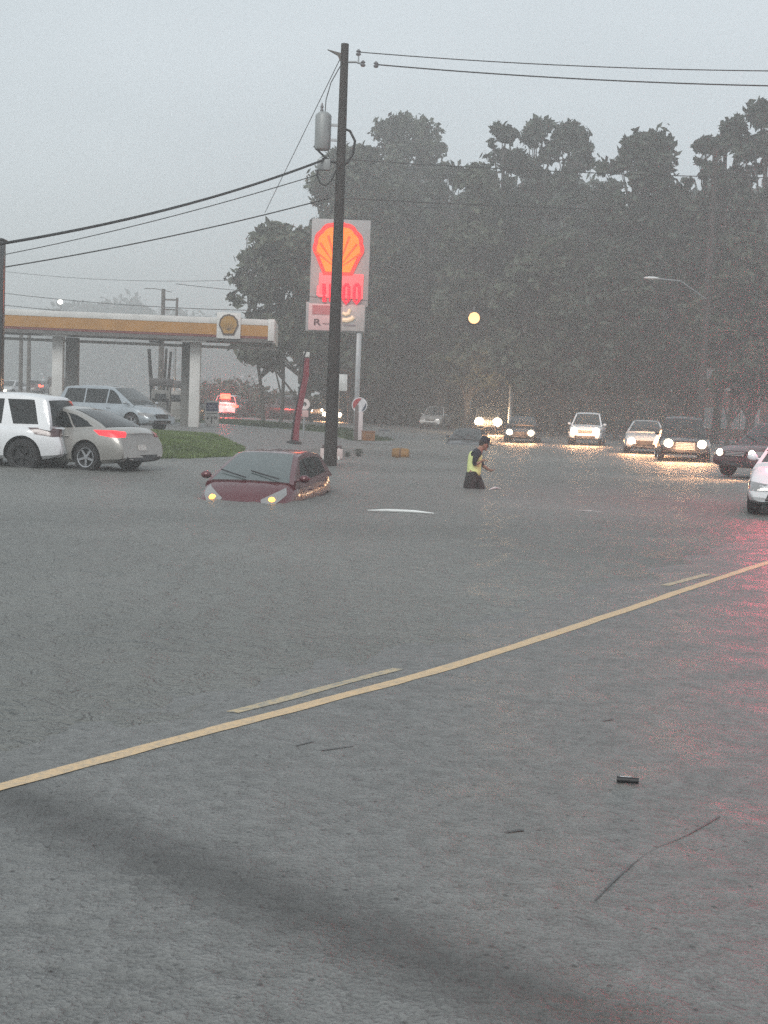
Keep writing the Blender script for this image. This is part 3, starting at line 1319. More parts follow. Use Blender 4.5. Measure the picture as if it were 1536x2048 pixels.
car_px('hatchback_car', 'hatch', 80, 785, 125, 185, 'small red car with three brake lights lit, seen under the left of the canopy', DRED, tail=BRAKE)
car_px('sedan_car', 'sedan', 22, 792, 112, 10, 'car with one white headlight showing above the white SUV roof', LSILV, head=HEAD, hz=.13)
VN = car_px('cargo_van', 'van', 461, 832, 104, 184, 'pale van with glaring red brake lights right of the white canopy column', LSILV, tail=BRAKE, scale=1.0)
VN.root['category'] = 'van'
car_px('sedan_car', 'sedan', 490, 834, 112, 200, 'dark sedan mostly hidden behind the red glowing van', DGRN)
car_px('pickup_truck', 'pickup', 582, 828, 103, -52, 'dark pickup seen from the side behind the red banner', DGRN, head=HEADDIM, hz=.14)
car_px('sedan_car', 'sedan', 668, 842, 104, 2, 'car facing the viewer with both headlights glaring behind the wooden pole', DGRN, head=HEAD, lamps=1, hz=.2, power=500)
car_px('suv_car', 'suv', 872, 850, 98, 14, 'silver SUV with headlights off on the far road', LSILV, scale=.94, detail=2)
car_px('hatchback_car', 'hatch', 928, 850, 108, 20, 'dark reddish car just right of the far silver SUV', DRED)
car_px('pickup_truck', 'pickup', 973, 855, 92, 2, 'truck hidden behind two dazzling headlights in the middle of the far road', GREYP, head=HEAD, lamps=1, hz=.33, power=1400)
SK = car_px('sedan_car', 'sedan', 938, 880, 64, 12, 'dark sedan sunk to its bonnet in floodwater behind the wading officer', BLK, head=HEADDIM, z=-.68, hz=.07)
car_px('sedan_car', 'sedan', 1046, 874, 72, 10, 'dark sedan with headlights on, left of the white SUV in the queue', BLK, head=HEAD, lamps=1, hz=.17, power=500)
car_px('suv_car', 'suv', 1174, 882, 70, 12, 'white SUV with round headlights on in the queue', WHITE, head=HEAD, lamps=1, hz=.2, scale=.95, power=500, detail=2)
car_px('sedan_car', 'sedan', 1290, 895, 59, 12, 'light silver car half hidden behind the big black truck', LSILV, head=HEAD, lamps=1, hz=.17, power=500)
car_px('pickup_truck', 'pickup', 1362, 912, 51.5, 10, 'large black pickup with chrome grille and headlights on', BLK, head=HEAD, lamps=1, hz=.17, z=-.13, power=550, detail=2)
car_px('suv_car', 'suv', 1554, 938, 38.5, 50, 'dark red SUV with headlights on behind the police car', DRED, head=HEAD, lamps=1, hz=.12, scale=.9, power=120, detail=2)
PC = car_px('police_car', 'sedan', 1604, 1030, 25.0, 20, 'white police sedan with black tyre at the right picture edge', WHITE, detail=2, z=-.02)
# red roof beacons of the police car
bar = MB().box((-.25, 0, 1.52), (.28, 1.2, .06), bev=.02).build('light_bar', TRIM, PC.root)
for k, yy in enumerate((-.45, -.15, .15, .45)):
    MB().box((-.25, yy, 1.6), (.26, .26, .1), bev=.03).build('beacon', mat('beacon_red', (.8, .03, .04), .2, 0, .05, 5, emit=(1, .03, .06), es=4), bar)
lamp(PC.root, (-.25, 0, 1.85), (0, 0, 1), 420, (1.0, .06, .12), kind='POINT', size=1.0)

# van brake light, oversized for its glow; an added lamp lights the mist
hit = Vector((-2.5, 0, 1.62))
MB().box((-2.33, 0, 1.62), (.1, .8, .4), bev=.05).build('high_brake_light', BRAKE, VN.root)
lamp(VN.root, (-3.0, 0, 1.4), (-1, 0, 0), 450, (1.0, .06, .05), kind='POINT', size=.3)


# ------------------------------------------------------------------ poles and wires
WOOD = mat('creosote_wood', (0.032, 0.027, 0.024), 0.8, 0, 0.3, 4.0, 0.6, 30)
WOODG = mat('grey_wood', (0.12, 0.11, 0.10), 0.85, 0, 0.25, 4.0, 0.5, 30)
STEEL = mat('galvanised_steel', (0.36, 0.38, 0.39), 0.45, 0.7, 0.1, 3)
WIRE = mat('cable_black', (0.015, 0.015, 0.016), 0.6, 0, 0.1, 5)
PORC = mat('porcelain', (0.2, 0.2, 0.21), 0.3, 0, 0.1, 5)
TRF = mat('transformer_grey', (0.28, 0.3, 0.3), 0.45, 0.1, 0.12, 3)

YP = 36.0
pb = A(660, 932, YP)
ptop = A(690, 88, YP)
hp = ptop.z
pole = empty('utility_pole', (pb.x, YP, -0.6), 0, 'tall dark wooden utility pole standing in the flood, in front of the shell sign', 'utility pole')


def PL(x, y, Y=YP):
    q = A(x, y, Y)
    return q - Vector((pb.x, YP, -0.6))


lean = (ptop.x - pb.x)
pts = []
for i in range(15):
    f = i / 14
    pts.append((lean * f, 0, (hp + .6) * f))
MB().tube(pts, [.19 - .085 * i / 14 for i in range(15)], 18).build('shaft', WOOD, pole)
tr = MB().lathe([(0, -.5), (.2, -.5), (.22, -.46), (.22, .4), (.2, .44), (.12, .5), (0, .5)], 20, Matrix.Translation(PL(646, 262)))
tr = tr.build('transformer', TRF, pole)
MB().lathe([(.0, .5), (.035, .5), (.05, .56), (.03, .6), (.05, .64), (.03, .68), (.02, .74), (0, .75)], 10, Matrix.Translation(PL(646, 262) + Vector((-.05, 0, 0)))).build('bushing', PORC, tr)
MB().box(tuple(PL(664, 250)), (.35, .08, .06)).box(tuple(PL(664, 280)), (.35, .08, .06)).build('bracket', STEEL, tr)
# cross arm wedge, insulators, cut-outs, cable loop
a0 = PL(655, 101)
MB().prism([(a0.x, a0.z + .02), (-.02 + lean, a0.z - .08), (-.02 + lean, a0.z - .45), (a0.x + .28, a0.z - .12)], -.05, .05).build('bracket', WOODG, pole)
MB().tube([PL(690, 124), PL(712, 124), PL(722, 127)], .03, 8).tube([PL(717, 124), PL(717, 106)], .02, 8).build('bracket', STEEL, pole)
for x, y in ((717, 105), (726, 127), (752, 129)):
    MB().lathe([(0, -.08), (.05, -.08), (.075, -.04), (.04, 0), (.07, .03), (.03, .08), (0, .08)], 12, Matrix.Translation(PL(x, y))).build('insulator', PORC, pole)
MB().box(tuple(PL(648, 330)), (.36, .2, .3), bev=.04).build('splice_box', TRF, pole)
MB().tube([PL(x, y) for x, y in ((628, 292), (640, 305), (652, 316), (664, 324), (676, 326))], .028, 8).tube(
    [PL(x, y) for x, y in ((646, 316), (638, 330), (634, 350), (640, 366), (652, 372), (664, 360), (672, 340))], .022, 8).build('cable_loop', WIRE, pole)
MB().tube([PL(x, y) for x, y in ((684, 256), (700, 262), (710, 282), (706, 308), (694, 326), (684, 332))], .035, 8).build('cable_loop', WIRE, pole)
MB().tube([PL(x, y) for x, y in ((650, 228), (652, 200), (662, 165), (682, 130))], .014, 6).build('jumper_wire', WIRE, pole)


def wire(p, q, sag, r, label, grp=None):
    n = 26
    pts = []
    for i in range(n + 1):
        f = i / n
        a = p.lerp(q, f)
        a.z -= sag * 4 * f * (1 - f)
        pts.append(a)
    o = MB().tube(pts, r, 6).build('power_line', WIRE)
    return tag(o, label, 'power line', grp)


def ext(x0, y0, Y0, x1, y1, Y1, f=1.6):
    p, q = A(x0, y0, Y0), A(x1, y1, Y1)
    return p, p + (q - p) * f


GW = 'overhead wires'
wire(*ext(652, 318, YP, 0, 437, 27), .55, .033, 'thick black cable running left from the wooden pole below its transformer', GW)
wire(*ext(640, 348, YP + 1, 0, 489, 40), .35, .014, 'thin wire running left from the pole, upper of the two thin ones', GW)
wire(*ext(660, 396, YP, 0, 513, 33), .3, .018, 'thin wire running left from the pole, just above the shell sign', GW)
wire(A(684, 110, YP), A(530, 425, 50), .0, .012, 'steep thin guy wire sloping left from the top of the wooden pole', GW)
wire(*ext(717, 104, YP, 1536, 123, 34), .25, .014, 'topmost wire crossing the sky right of the wooden pole', GW)
wire(*ext(752, 129, YP, 1536, 155, 34), .22, .018, 'second wire crossing the sky right of the wooden pole', GW)
wire(*ext(680, 318, 60, 1536, 342, 66), .35, .025, 'upper wire crossing in front of the tree tops', GW)
wire(*ext(690, 396, 60, 1536, 411, 66), .35, .028, 'middle wire crossing in front of the trees', GW)
wire(*ext(690, 470, 66, 1536, 512, 70), .2, .018, 'lowest wire crossing in front of the trees', GW)
wire(A(-60, 577, 110), A(660, 622, 90), .5, .03, 'topmost wire above the canopy roof', GW)
wire(A(-60, 602, 110), A(640, 646, 95), .4, .035, 'middle wire just above the canopy roof', GW)
wire(A(-60, 614, 112), A(640, 656, 96), .3, .03, 'wire lying almost on the canopy roof edge', GW)
wire(A(-60, 534, 90), A(560, 556, 80), .5, .014, 'faint single wire high above the canopy', GW)


def simple_pole(x, ytop, Y, r, label, m=WOODG, name='utility_pole', cat='utility pole', arms=(), lean_px=0):
    t = A(x, ytop, Y)
    g = gz(t.x, Y) - .1
    o = empty(name, (t.x, Y, g), 0, label, cat)
    h = t.z - g
    MB().tube([(-lean_px, 0, 0), (0, 0, h)], [r * 1.25, r], 12).build('shaft', m, o)
    for dz, wd in arms:
        MB().box((0, -.12, h - dz), (wd, .1, .12)).build('crossarm', m, o)
    return o, h


o, h = simple_pole(327, 578, 95, .14, 'utility pole with a cross frame rising behind the canopy roof')
MB().box((.55, 0, h - .75), (1.1, .1, .12)).box((.55, 0, h - 1.45), (1.1, .1, .1)).tube([(1.0, 0, h - .6), (1.0, 0, h - 3)], .09, 8).tube([(-1.4, 0, h - .02), (-.6, 0, h - .0), (.6, 0, h - .2)], .03, 6).build('crossarm', WOODG, o)
simple_pole(43, 640, 88, .12, 'left slim pole of the pair under the canopy left end', WOODG, 'lamp_post', 'post')
simple_pole(59, 640, 88, .12, 'right slim pole of the pair under the canopy left end', WOODG, 'lamp_post', 'post')
simple_pole(298, 698, 70, .09, 'short leaning dark post left of the fuel pumps', WOOD, 'post', 'post', lean_px=-.35)
simple_pole(323, 640, 78, .11, 'thick post rising from the fuel pumps', WOODG, 'post', 'post')
simple_pole(333, 697, 74, .07, 'thin dark post second from left above the pumps', WOOD, 'post', 'post', lean_px=.15)
simple_pole(342, 703, 74, .07, 'thin dark post third from left above the pumps', WOOD, 'post', 'post', lean_px=.25)
simple_pole(350, 690, 80, .09, 'faint grey post right of the others above the pumps', STEEL, 'post', 'post')
# lamps
o, h = simple_pole(121, 604, 120, .09, 'tall street lamp with a bright white lamp above the canopy', STEEL, 'street_lamp', 'street lamp')
MB().ball((0, -.1, h), (.24, .24, .2), 14).build('lamp_head', mat('lamp_white', (.9, .9, .85), .3, emit=(1, .96, .85), es=4), o)
o, h = simple_pole(1028, 664, 88, .12, 'pale metal lamp post behind the dark sedan in the queue', STEEL, 'lamp_post', 'lamp post')
MB().box((0, 0, h + .1), (.7, .4, .22), bev=.05).build('lamp_head', STEEL, o)
o, h = simple_pole(984, 738, 100, .07, 'thin pale post above the dazzling headlights', STEEL, 'post', 'post')
o, h = simple_pole(943, 752, 100, .06, 'thin pale post above the dark reddish car', STEEL, 'post', 'post')
o, h = simple_pole(1432, 300, 74, .17, 'dark wooden pole with street lamp arm among the right hand trees', WOOD, 'utility_pole', 'utility pole')
q = A(1303, 556, 70) - o.location
MB().tube([(0, 0, q.z - .7), (q.x * .5, q.y * .5, q.z + .1), (q.x, q.y, q.z)], .045, 8).build('lamp_arm', STEEL, o)
MB().ball((q.x, q.y, q.z), (.42, .16, .08), 14).build('lamp_head', mat('lamp_housing', (.75, .76, .76), .35, 0, .08), o)
# amber lamp on a span wire, standing in for a light flare
q = A(948, 636, 60)
sg = empty('flare_lamp', q, 0, 'hanging amber lamp standing in for a light flare before the dark trees', 'flare lamp')
MB().box((0, .12, 0), (.6, .22, .66), bev=.05).build('flare_lamp_housing', TRIM, sg)
MB().lathe([(0, .0), (.24, .0), (.26, .03), (.26, .06)], 20, Matrix.Rotation(PI / 2, 4, 'X')).build('flare_lamp_lens', mat('amber_flare', (.9, .6, .3), .3, emit=(1, .5, .2), es=1.2), sg)
MB().tube([(-.28, .0, 0), (-.28, -.16, .03), (-.2, -.2, .2), (0, -.22, .28), (.2, -.2, .2), (.28, -.16, .03), (.28, .0, 0)], .02, 6).build('flare_lamp_visor', TRIM, sg)
MB().tube([(0, .12, .2), (0, .12, .55)], .02, 6).build('flare_lamp_hanger', STEEL, sg)
wire(q + Vector((-14, 2, 1.2)), q + Vector((14, -2, 1.3)), .65, .014, 'span wire added to carry the amber flare lamp', GW)

# dark post at the left picture edge
q0 = A(4, 930, 31)
t0 = A(6, 490, 31)
o = empty('sign_post', (q0.x - .12, 31, gz(q0.x, 31) - .1), 0, 'thick black square post at the left picture edge behind the white SUV', 'post')
MB().box((t0.x - q0.x - 0.0, 0, (t0.z + .1) / 2 + .1), (.3, .3, t0.z + .3), bev=.03).build('shaft', BLK, o)
MB().box((t0.x - q0.x, 0, t0.z + .26), (.36, .36, .05), bev=.02).build('post_cap', TRIM, o)

# ------------------------------------------------------------------ fuel station canopy
CW = mat('canopy_white', (0.62, 0.62, 0.6), 0.5, 0, 0.08, 1.5)
CY = mat('canopy_yellow', (0.40, 0.19, 0.035), 0.5, 0, 0.1, 1.2)
CR = mat('canopy_red', (0.17, 0.03, 0.025), 0.5, 0, 0.12, 1.5)
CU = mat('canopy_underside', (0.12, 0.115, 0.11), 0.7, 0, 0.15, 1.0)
CE = mat('emblem_yellow', (0.36, 0.2, 0.04), 0.5, 0, 0.1, 3)
CB = mat('emblem_outline', (0.07, 0.04, 0.025), 0.5, 0, 0.1, 3)
# right end at (545, 685) 62 m away, left end far out of frame
pr = A(546, 686, 62)
pl_ = A(-260, 660, 61.0)
dirv = (pl_ - pr)
lenc = math.hypot(dirv.x, dirv.y)
angc = math.atan2(-dirv.y, -dirv.x)          # local +x runs from left end to right end
zc = pr.z
can = empty('station_canopy', (pr.x, pr.y, 0.3), angc, 'long station canopy roof with yellow and white fascia on white columns', 'canopy')
H0 = zc - .3
D0 = 4.5                                       # depth of the canopy
FH = 1.08
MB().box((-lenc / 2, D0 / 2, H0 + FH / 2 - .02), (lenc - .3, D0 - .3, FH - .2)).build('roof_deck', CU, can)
MB().box((-lenc / 2, 0, H0 + FH - .14), (lenc, .16, .28), bev=.01).build('fascia_white', CW, can)
MB().box((-lenc / 2, .012, H0 + .55), (lenc - .02, .15, .54)).build('fascia_yellow', CY, can)
MB().box((-lenc / 2, .02, H0 + .22), (lenc - .02, .14, .1)).build('fascia_red', CR, can)
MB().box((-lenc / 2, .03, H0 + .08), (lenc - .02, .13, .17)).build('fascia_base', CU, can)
MB().box((-.1, -.0, H0 + .6), (.3, .19, 1.02), bev=.01).build('end_panel', CW, can)
MB().box((0.0, D0 / 2, H0 + FH / 2), (.16, D0, FH), bev=.01).build('end_fascia', CW, can)


def fan(cx, cz, w, h, n=7, y=0.0, th=.03, rb=.28):
    """scallop outline in x-z"""
    pts = []
    lobes = n
    a0, a1 = R(-22), R(202)
    for i in range(lobes * 6 + 1):
        f = i / (lobes * 6)
        a = a0 + (a1 - a0) * f
        bump_ = 1 - .05 * (1 - abs(math.sin(f * lobes * PI)))
        pts.append((cx + w / 2 * math.cos(a) * bump_, cz + h * .05 + h * .47 * math.sin(a) * bump_))
    pts += [(cx - w * rb, cz - h * .46), (cx + w * rb, cz - h * .46)]
    return pts


# white square with the shell emblem
ex = A(458, 660, 62).x - pr.x
MB().box((ex, -.1, H0 + .72), (1.12, .1, 1.22), bev=.015).build('emblem_panel', CW, can)
ep = MB().prism(fan(ex, H0 + .74, .92, 1.0), -.2, -.15).build('emblem', CB, can)
MB().prism(fan(ex, H0 + .74, .78, .85), -.23, -.2).build('emblem_fan', CE, ep)
rb_ = MB()
for k in range(-3, 4):
    a = R(90 + k * 22)
    rb_.box((0, -.232, .17), (.018, .012, .34), Matrix.Translation((ex, 0, H0 + .5)) @ Matrix.Rotation(-(a - PI / 2), 4, 'Y'))
rb_.build('emblem_rib', CB, ep)


def can_x(px, Y=64):
    q = A(px, 740, 63)
    return q.x - pr.x


for px, nm in ((393, 0), (122, 1)):
    x = can_x(px)
    g = -.35
    c_ = MB().box((x, 1.2, (H0 + g) / 2), (.5, .5, H0 - g), bev=.02).build('column', CW, can)
    MB().box((x + (-.55 if nm == 0 else .3), 3.2, (H0 + g) / 2), (.6, .5, H0 - g), bev=.02).build('column', mat('column_dark', (.2, .2, .19), .7), can)  # second column of each pair is a darker grey
    MB().box((x + .0, .25, H0 - .03), (1.15, .3, .12), bev=.01).build('column_head', CW, can)
MB().tube([(can_x(370), 1.5, H0 - .22), (can_x(395), 1.2, H0 - .22)], .07, 8).build('downlight', TRIM, can)
MB().box((-lenc / 2, D0 - .1, H0 - .12), (lenc, .12, .14)).build('gutter', CW, can)
for x in (-6, -14, -20):
    MB().box((x, 4, H0 - .0), (.6, .5, .08)).build('downlight', TRIM, can)

# fuel pumps with hoses
PG = mat('pump_grey', (.36, .35, .33), .5, 0, .12, 3)


def pump(px, Y, label, wid=1.0):
    q = A(px, 800, Y)
    g = gz(q.x, Y)
    o = empty('fuel_pump', (q.x, Y, g), angc, label, 'fuel pump', 'fuel pumps under the canopy')
    MB().box((0, 0, .08), (wid + .5, 1.0, .16), bev=.04).build('plinth', mat('concrete', (.3, .3, .28), .85, 0, .15, 3), o)
    MB().box((0, 0, .95), (wid, .5, 1.6), bev=.04).build('cabinet', PG, o)
    MB().box((0, 0, 2.15), (wid + .25, .6, .42), bev=.05).build('top_sign', mat('pump_topper', (.13, .12, .12), .5), o)
    for sx in (-1, 1):
        MB().box((sx * wid * .42, 0, 1.85), (.08, .3, .3)).build('upright', PG, o)
    MB().box((0, -.262, 1.35), (wid * .6, .03, .4), bev=.008).build('display', mat('pump_screen', (.03, .035, .04), .2), o)
    for sx in (-1, 1):
        n_ = MB().box((sx * wid * .38, -.29, 1.15), (.12, .1, .3), bev=.02).build('nozzle', TRIM, o)
        MB().tube([(sx * wid * .38, -.3, 1.05), (sx * wid * .42, -.42, .5), (sx * wid * .5, -.4, .45), (sx * wid * .56, -.3, 1.0), (sx * wid * .52, -.1, 1.9)], .022, 6).build('hose', TRIM, n_)
    return o


pump(322, 70, 'grey fuel pump nearest the minivan nose')
pump(352, 76, 'grey fuel pump behind the glowing headlight', .9)
pump(114, 82, 'fuel pump beside the left canopy column', .9)
car_px('sedan_car', 'sedan', 368, 838, 82, 8, 'car with one glaring yellow headlight between the fuel pumps', GREYP, head=HEAD, hz=.17, lamps=1, power=250)

# price board at the lot edge
q = G(423, 852, .34)
pbd = empty('price_board', q, R(3), 'small white and blue price board on the lot beside the canopy column', 'sign')
kz = 2600 / q.y
hB, wB = 50 / kz, 28 / kz
MB().box((0, 0, hB / 2), (wB, .06, hB), bev=.01).build('board', CW, pbd)
bl = MB().box((0, -.035, hB * .76), (wB * .84, .02, hB * .34)).build('blue_panel', mat('price_blue', (.03, .035, .12), .5), pbd)
MB().box((0, -.048, hB * .80), (wB * .5, .01, hB * .05)).box((0, -.048, hB * .7), (wB * .55, .01, hB * .04)).build('lettering', mat('faded_letter', (.35, .33, .42), .6), bl)
text_part('price_digit', '1', hB * .4, TRIM, pbd, (0, -.035, hB * .24), bold=.012)
text_part('price_digit', '99', hB * .16, TRIM, pbd, (wB * .27, -.035, hB * .32), bold=.01)
text_part('price_digit', '$', hB * .15, TRIM, pbd, (-wB * .28, -.035, hB * .32), bold=.01)
MB().box((0, -.032, hB * .5), (wB * .7, .01, hB * .04)).build('lettering', TRIM, pbd)

# ------------------------------------------------------------------ big shell sign
YS = 62.0
kS = YS / F
sc0 = A(681, 525, YS)
sgn = empty('shell_sign', (sc0.x, YS, gz(sc0.x, YS) - .1), 0, 'tall illuminated shell sign glowing orange and red behind the wooden pole', 'sign')
gS = gz(sc0.x, YS) - .1
SW = mat('sign_white', (0.36, 0.36, 0.36), 0.5, 0, 0.06, 1.0)


def SP(x, y, dy=0.0):
    q = A(x, y, YS + dy)
    return Vector((q.x - sc0.x, dy, q.z - gS))


def sbox(x0, y0, x1, y1, dy, th, m, name, parent=sgn, bev=.02):
    a, b = SP(x0, y0), SP(x1, y1)
    # measure sizes free of the camera roll
    w = (x1 - x0) * kS
    h_ = (y1 - y0) * kS
    c_ = SP((x0 + x1) / 2, (y0 + y1) / 2)
    return MB().box((c_.x, dy, c_.z), (w, th, h_), bev=bev).build(name, m, parent)


cab = sbox(622, 441, 738, 610, .15, .3, SW, 'cabinet')
cab2 = sbox(612, 606, 730, 663, .18, .3, SW, 'lower_cabinet')
for px in (719,):
    t_ = SP(px, 650)
    b_ = SP(px - 4, 700)
    MB().box((t_.x, .2, t_.z / 2), (.24, .24, t_.z), bev=.02).build('support_pole', STEEL, sgn)
ERED = mat('shell_red_lit', (.3, .01, .01), .5, 0, .04, 2, emit=(1.0, .028, .02), es=.85)
EYEL = mat('shell_yellow_lit', (.3, .09, .0), .5, 0, .04, 2, emit=(1.0, .15, .0), es=1.1)
EORG = mat('shell_orange_lit', (.3, .03, .0), .5, 0, .04, 2, emit=(1.0, .08, .0), es=.8)
EPNK = mat('sign_pink_lit', (.3, .03, .03), .5, 0, .04, 2, emit=(1.0, .13, .14), es=.8)
EDIG = mat('price_digit_lit', (.3, .0, .01), .5, 0, .04, 2, emit=(1.0, .0, .03), es=.95)
EPALE = mat('price_edge_lit', (.4, .1, .1), .5, 0, .04, 2, emit=(1.0, .12, .14), es=.8)
ec = SP(677, 500)
em = MB().prism(fan(ec.x, ec.z, 102 * kS, 108 * kS), -.08, 0).build('shell_emblem', ERED, sgn)
MB().prism(fan(ec.x, ec.z - .02, 86 * kS, 92 * kS), -.11, -.08).build('shell_fan', EYEL, em)
rb_ = MB()
for k in range(-3, 4):
    a = k * 18
    M = Matrix.Translation((ec.x, 0, ec.z - 38 * kS)) @ Matrix.Rotation(R(a), 4, 'Y')
    Lr = (74 - abs(k) * 6) * kS
    rb_.prism([(-.015, .2), (.015, .2), (.06, Lr), (-.06, Lr)], -.13, -.11, M)
rb_.build('shell_rib', EORG, em)
# glowing panel between emblem and figures, and the tall red figures
pk = SP(680, 562)
sbox(638, 548, 726, 596, -.02, .06, EPNK, 'glow_panel', sgn)


def stroke(name, pts, r, m, parent):
    P = [SP(x, y) + Vector((0, -.1, 0)) for x, y in pts]
    return MB().tube(P, r, 8).build(name, m, parent)


stroke('price_digit', [(637, 572), (636, 590), (642, 592), (654, 592)], .07, EPALE, sgn)
stroke('price_digit', [(648, 568), (649, 604)], .09, EDIG, sgn)
stroke('price_digit', [(662, 568), (662, 602), (668, 606)], .09, EDIG, sgn)
stroke('price_digit', [(694, 568), (688, 574), (687, 600), (692, 607), (698, 600), (698, 574), (694, 568)], .075, EDIG, sgn)
stroke('price_digit', [(714, 568), (709, 574), (708, 600), (713, 607), (719, 600), (719, 574), (714, 568)], .075, EDIG, sgn)
# lower panels
PKW = mat('panel_pale', (.5, .36, .36), .5, 0, .08, 2, emit=(1, .55, .55), es=.1)
PRED = mat('panel_red', (.36, .12, .13), .5, 0, .1, 2, emit=(1, .3, .3), es=.06)
p1 = sbox(617, 608, 664, 660, .0, .08, PKW, 'price_panel')
sbox(625, 611, 663, 629, -.05, .03, PRED, 'red_band', p1, 0)
pa = SP(634, 645)
text_part('lettering', 'R', .42, mat('letter_dark', (.1, .04, .045), .6), p1, (pa.x, -.05, pa.z), bold=.01, sx=1.4)
pa = SP(654, 648)
text_part('lettering', 'MART', .13, MATS['letter_dark'], p1, (pa.x, -.05, pa.z), sx=1.2)
p2 = sbox(684, 610, 729, 662, .0, .08, mat('panel_grey', (.42, .41, .4), .5, 0, .08, 2), 'food_panel')
CRM = mat('cream_swoosh', (.75, .6, .42), .5, 0, .06, 2, emit=(1, .7, .45), es=.25)
q1, q2 = SP(691, 628), SP(696, 639)
MB().tube([SP(685, 626) + Vector((0, -.07, 0)), SP(691, 629) + Vector((0, -.07, 0)), SP(697, 627) + Vector((0, -.07, 0)), SP(700, 619) + Vector((0, -.07, 0))], .08, 8).tube(
    [SP(685, 640) + Vector((0, -.07, 0)), SP(694, 641) + Vector((0, -.07, 0)), SP(703, 638) + Vector((0, -.07, 0)), SP(707, 634) + Vector((0, -.07, 0))], .1, 8).build('swoosh', CRM, p2)
sbox(687, 649, 711, 652, -.05, .02, mat('letter_grey', (.22, .2, .22), .6), 'lettering', p2, 0)
lamp(sgn, tuple(ec + Vector((0, -1.4, -1.2))), (0, -1, 0), 70, (1, .2, .1), kind='POINT', size=.8)

# ------------------------------------------------------------------ small roadside things
# round red, white and blue sign
YR = 60.0
q = A(719, 810, YR)
rs = empty('round_sign', (q.x, YR, gz(q.x, YR) - .05), 0, 'round red white and dark blue sign on a white post beside the orange box', 'sign')
zz = q.z - gz(q.x, YR) + .05
rr = 15.5 * YR / F
My = Matrix.Translation((0, 0, zz)) @ Matrix.Rotation(PI / 2, 4, 'X')
dsk = MB().lathe([(0, -.04), (rr, -.04), (rr, .04), (0, .04)], 32, My).build('disc', mat('sign_disc_white', (.6, .6, .62), .4), rs)


def seg_poly(a0, a1, r, n=14):
    return [(r * math.cos(R(a0 + (a1 - a0) * i / n)), zz + r * math.sin(R(a0 + (a1 - a0) * i / n))) for i in range(n + 1)]


MB().prism(seg_poly(75, 215, rr * .86), -.062, -.04).build('red_wave', mat('emblem_red', (.35, .03, .035), .45), dsk)
MB().prism(seg_poly(-70, 20, rr * .86), -.062, -.04).build('blue_wave', mat('emblem_navy', (.03, .045, .08), .45), dsk)
MB().box((-.12, 0, zz / 2), (.16, .12, zz), bev=.01).build('post', mat('post_brown', (.12, .09, .085), .7), rs)
MB().box((.08, -.02, zz / 2 - .1), (.2, .1, zz - .4), bev=.01).build('post', mat('post_white', (.55, .48, .48), .6), rs)

# white board behind the pole
q = A(678, 765, 75)
g = gz(q.x, 75)
wb = empty('white_board', (q.x, 75, g), 0, 'plain white board sign half hidden behind the wooden pole', 'sign')
MB().box((0, 0, q.z - g), (.95, .06, .95), bev=.03).build('panel', mat('board_white', (.62, .64, .64), .5), wb)
MB().tube([(0, .06, 0), (0, .06, q.z - g)], .05, 8).build('post', STEEL, wb)

# small round sign beside the banner
q = A(609, 806, 57)
g = gz(q.x, 57)
ws = empty('round_sign', (q.x, 57, g - .05), 0, 'small white ring sign on a thin post just right of the red banner', 'sign')
M = Matrix.Translation((0, 0, q.z - g)) @ Matrix.Rotation(PI / 2, 4, 'X')
MB().lathe([(.1, -.03), (.24, -.03), (.24, .03), (.1, .03), (.1, -.03)], 24, M, cap=False).build('ring', mat('ring_white', (.7, .6, .58), .5), ws)
MB().box((.05, 0, q.z - g - .42), (.28, .05, .3), bev=.02).build('plate', mat('plate_pink', (.55, .35, .33), .5), ws)
MB().tube([(0, .03, 0), (0, .03, q.z - g)], .04, 8).build('post', STEEL, ws)

# red feather banner, leaning
YB = 52.0
b0 = A(588, 889, YB)
bn = empty('feather_banner', (b0.x, YB, gz(b0.x, YB) - .05), 0, 'tall narrow dark red feather banner leaning left of the wooden pole', 'banner')


def BP(x, y):
    q = A(x, y, YB)
    return Vector((q.x - b0.x, 0, q.z - gz(b0.x, YB) + .05))


BM = mat('banner_red', (.22, .03, .045), .7, 0, .2, 4, .3, 20)
mb = MB()
L_ = [(580, 888), (584, 860), (590, 820), (598, 780), (604, 750), (607, 716)]
Rr = [(598, 888), (598, 860), (604, 820), (612, 780), (618, 750), (619, 716)]
n = len(L_)
for lay in (0, .03):
    for i in range(n):
        for j in range(5):
            f = j / 4
            p = BP(L_[i][0] + (Rr[i][0] - L_[i][0]) * f, L_[i][1])
            mb.v.append((p.x, lay + .05 * math.sin(f * 6 + i), p.z))
for i in range(n - 1):
    for j in range(4):
        a = i * 5 + j
        mb.f.append([a, a + 1, a + 6, a + 5])
        a += n * 5
        mb.f.append([a, a + 5, a + 6, a + 1])
for i in range(n - 1):
    for j in (0, 4):
        a = i * 5 + j
        mb.f.append([a, a + 5, a + 5 + n * 5, a + n * 5])
mb.build('cloth', BM, bn)
MB().tube([BP(x, y) - Vector((0, .03, 0)) for x, y in [(581, 892), (585, 860), (591, 820), (599, 780), (605, 750), (608, 712), (616, 690), (624, 668)]], .028, 8).build('flag_pole', TRIM, bn)
mb = MB()
p, q_ = BP(607, 714), BP(619, 704)
mb.box(((p.x + q_.x) / 2, .015, (p.z + q_.z) / 2), (.24, .05, .2), bev=.01)
mb.build('white_band', CW, bn)
MB().lathe([(0, 0), (.3, 0), (.3, .1), (.1, .16), (0, .16)], 16, Matrix.Translation((0, 0, .03))).build('foot', TRIM, bn)

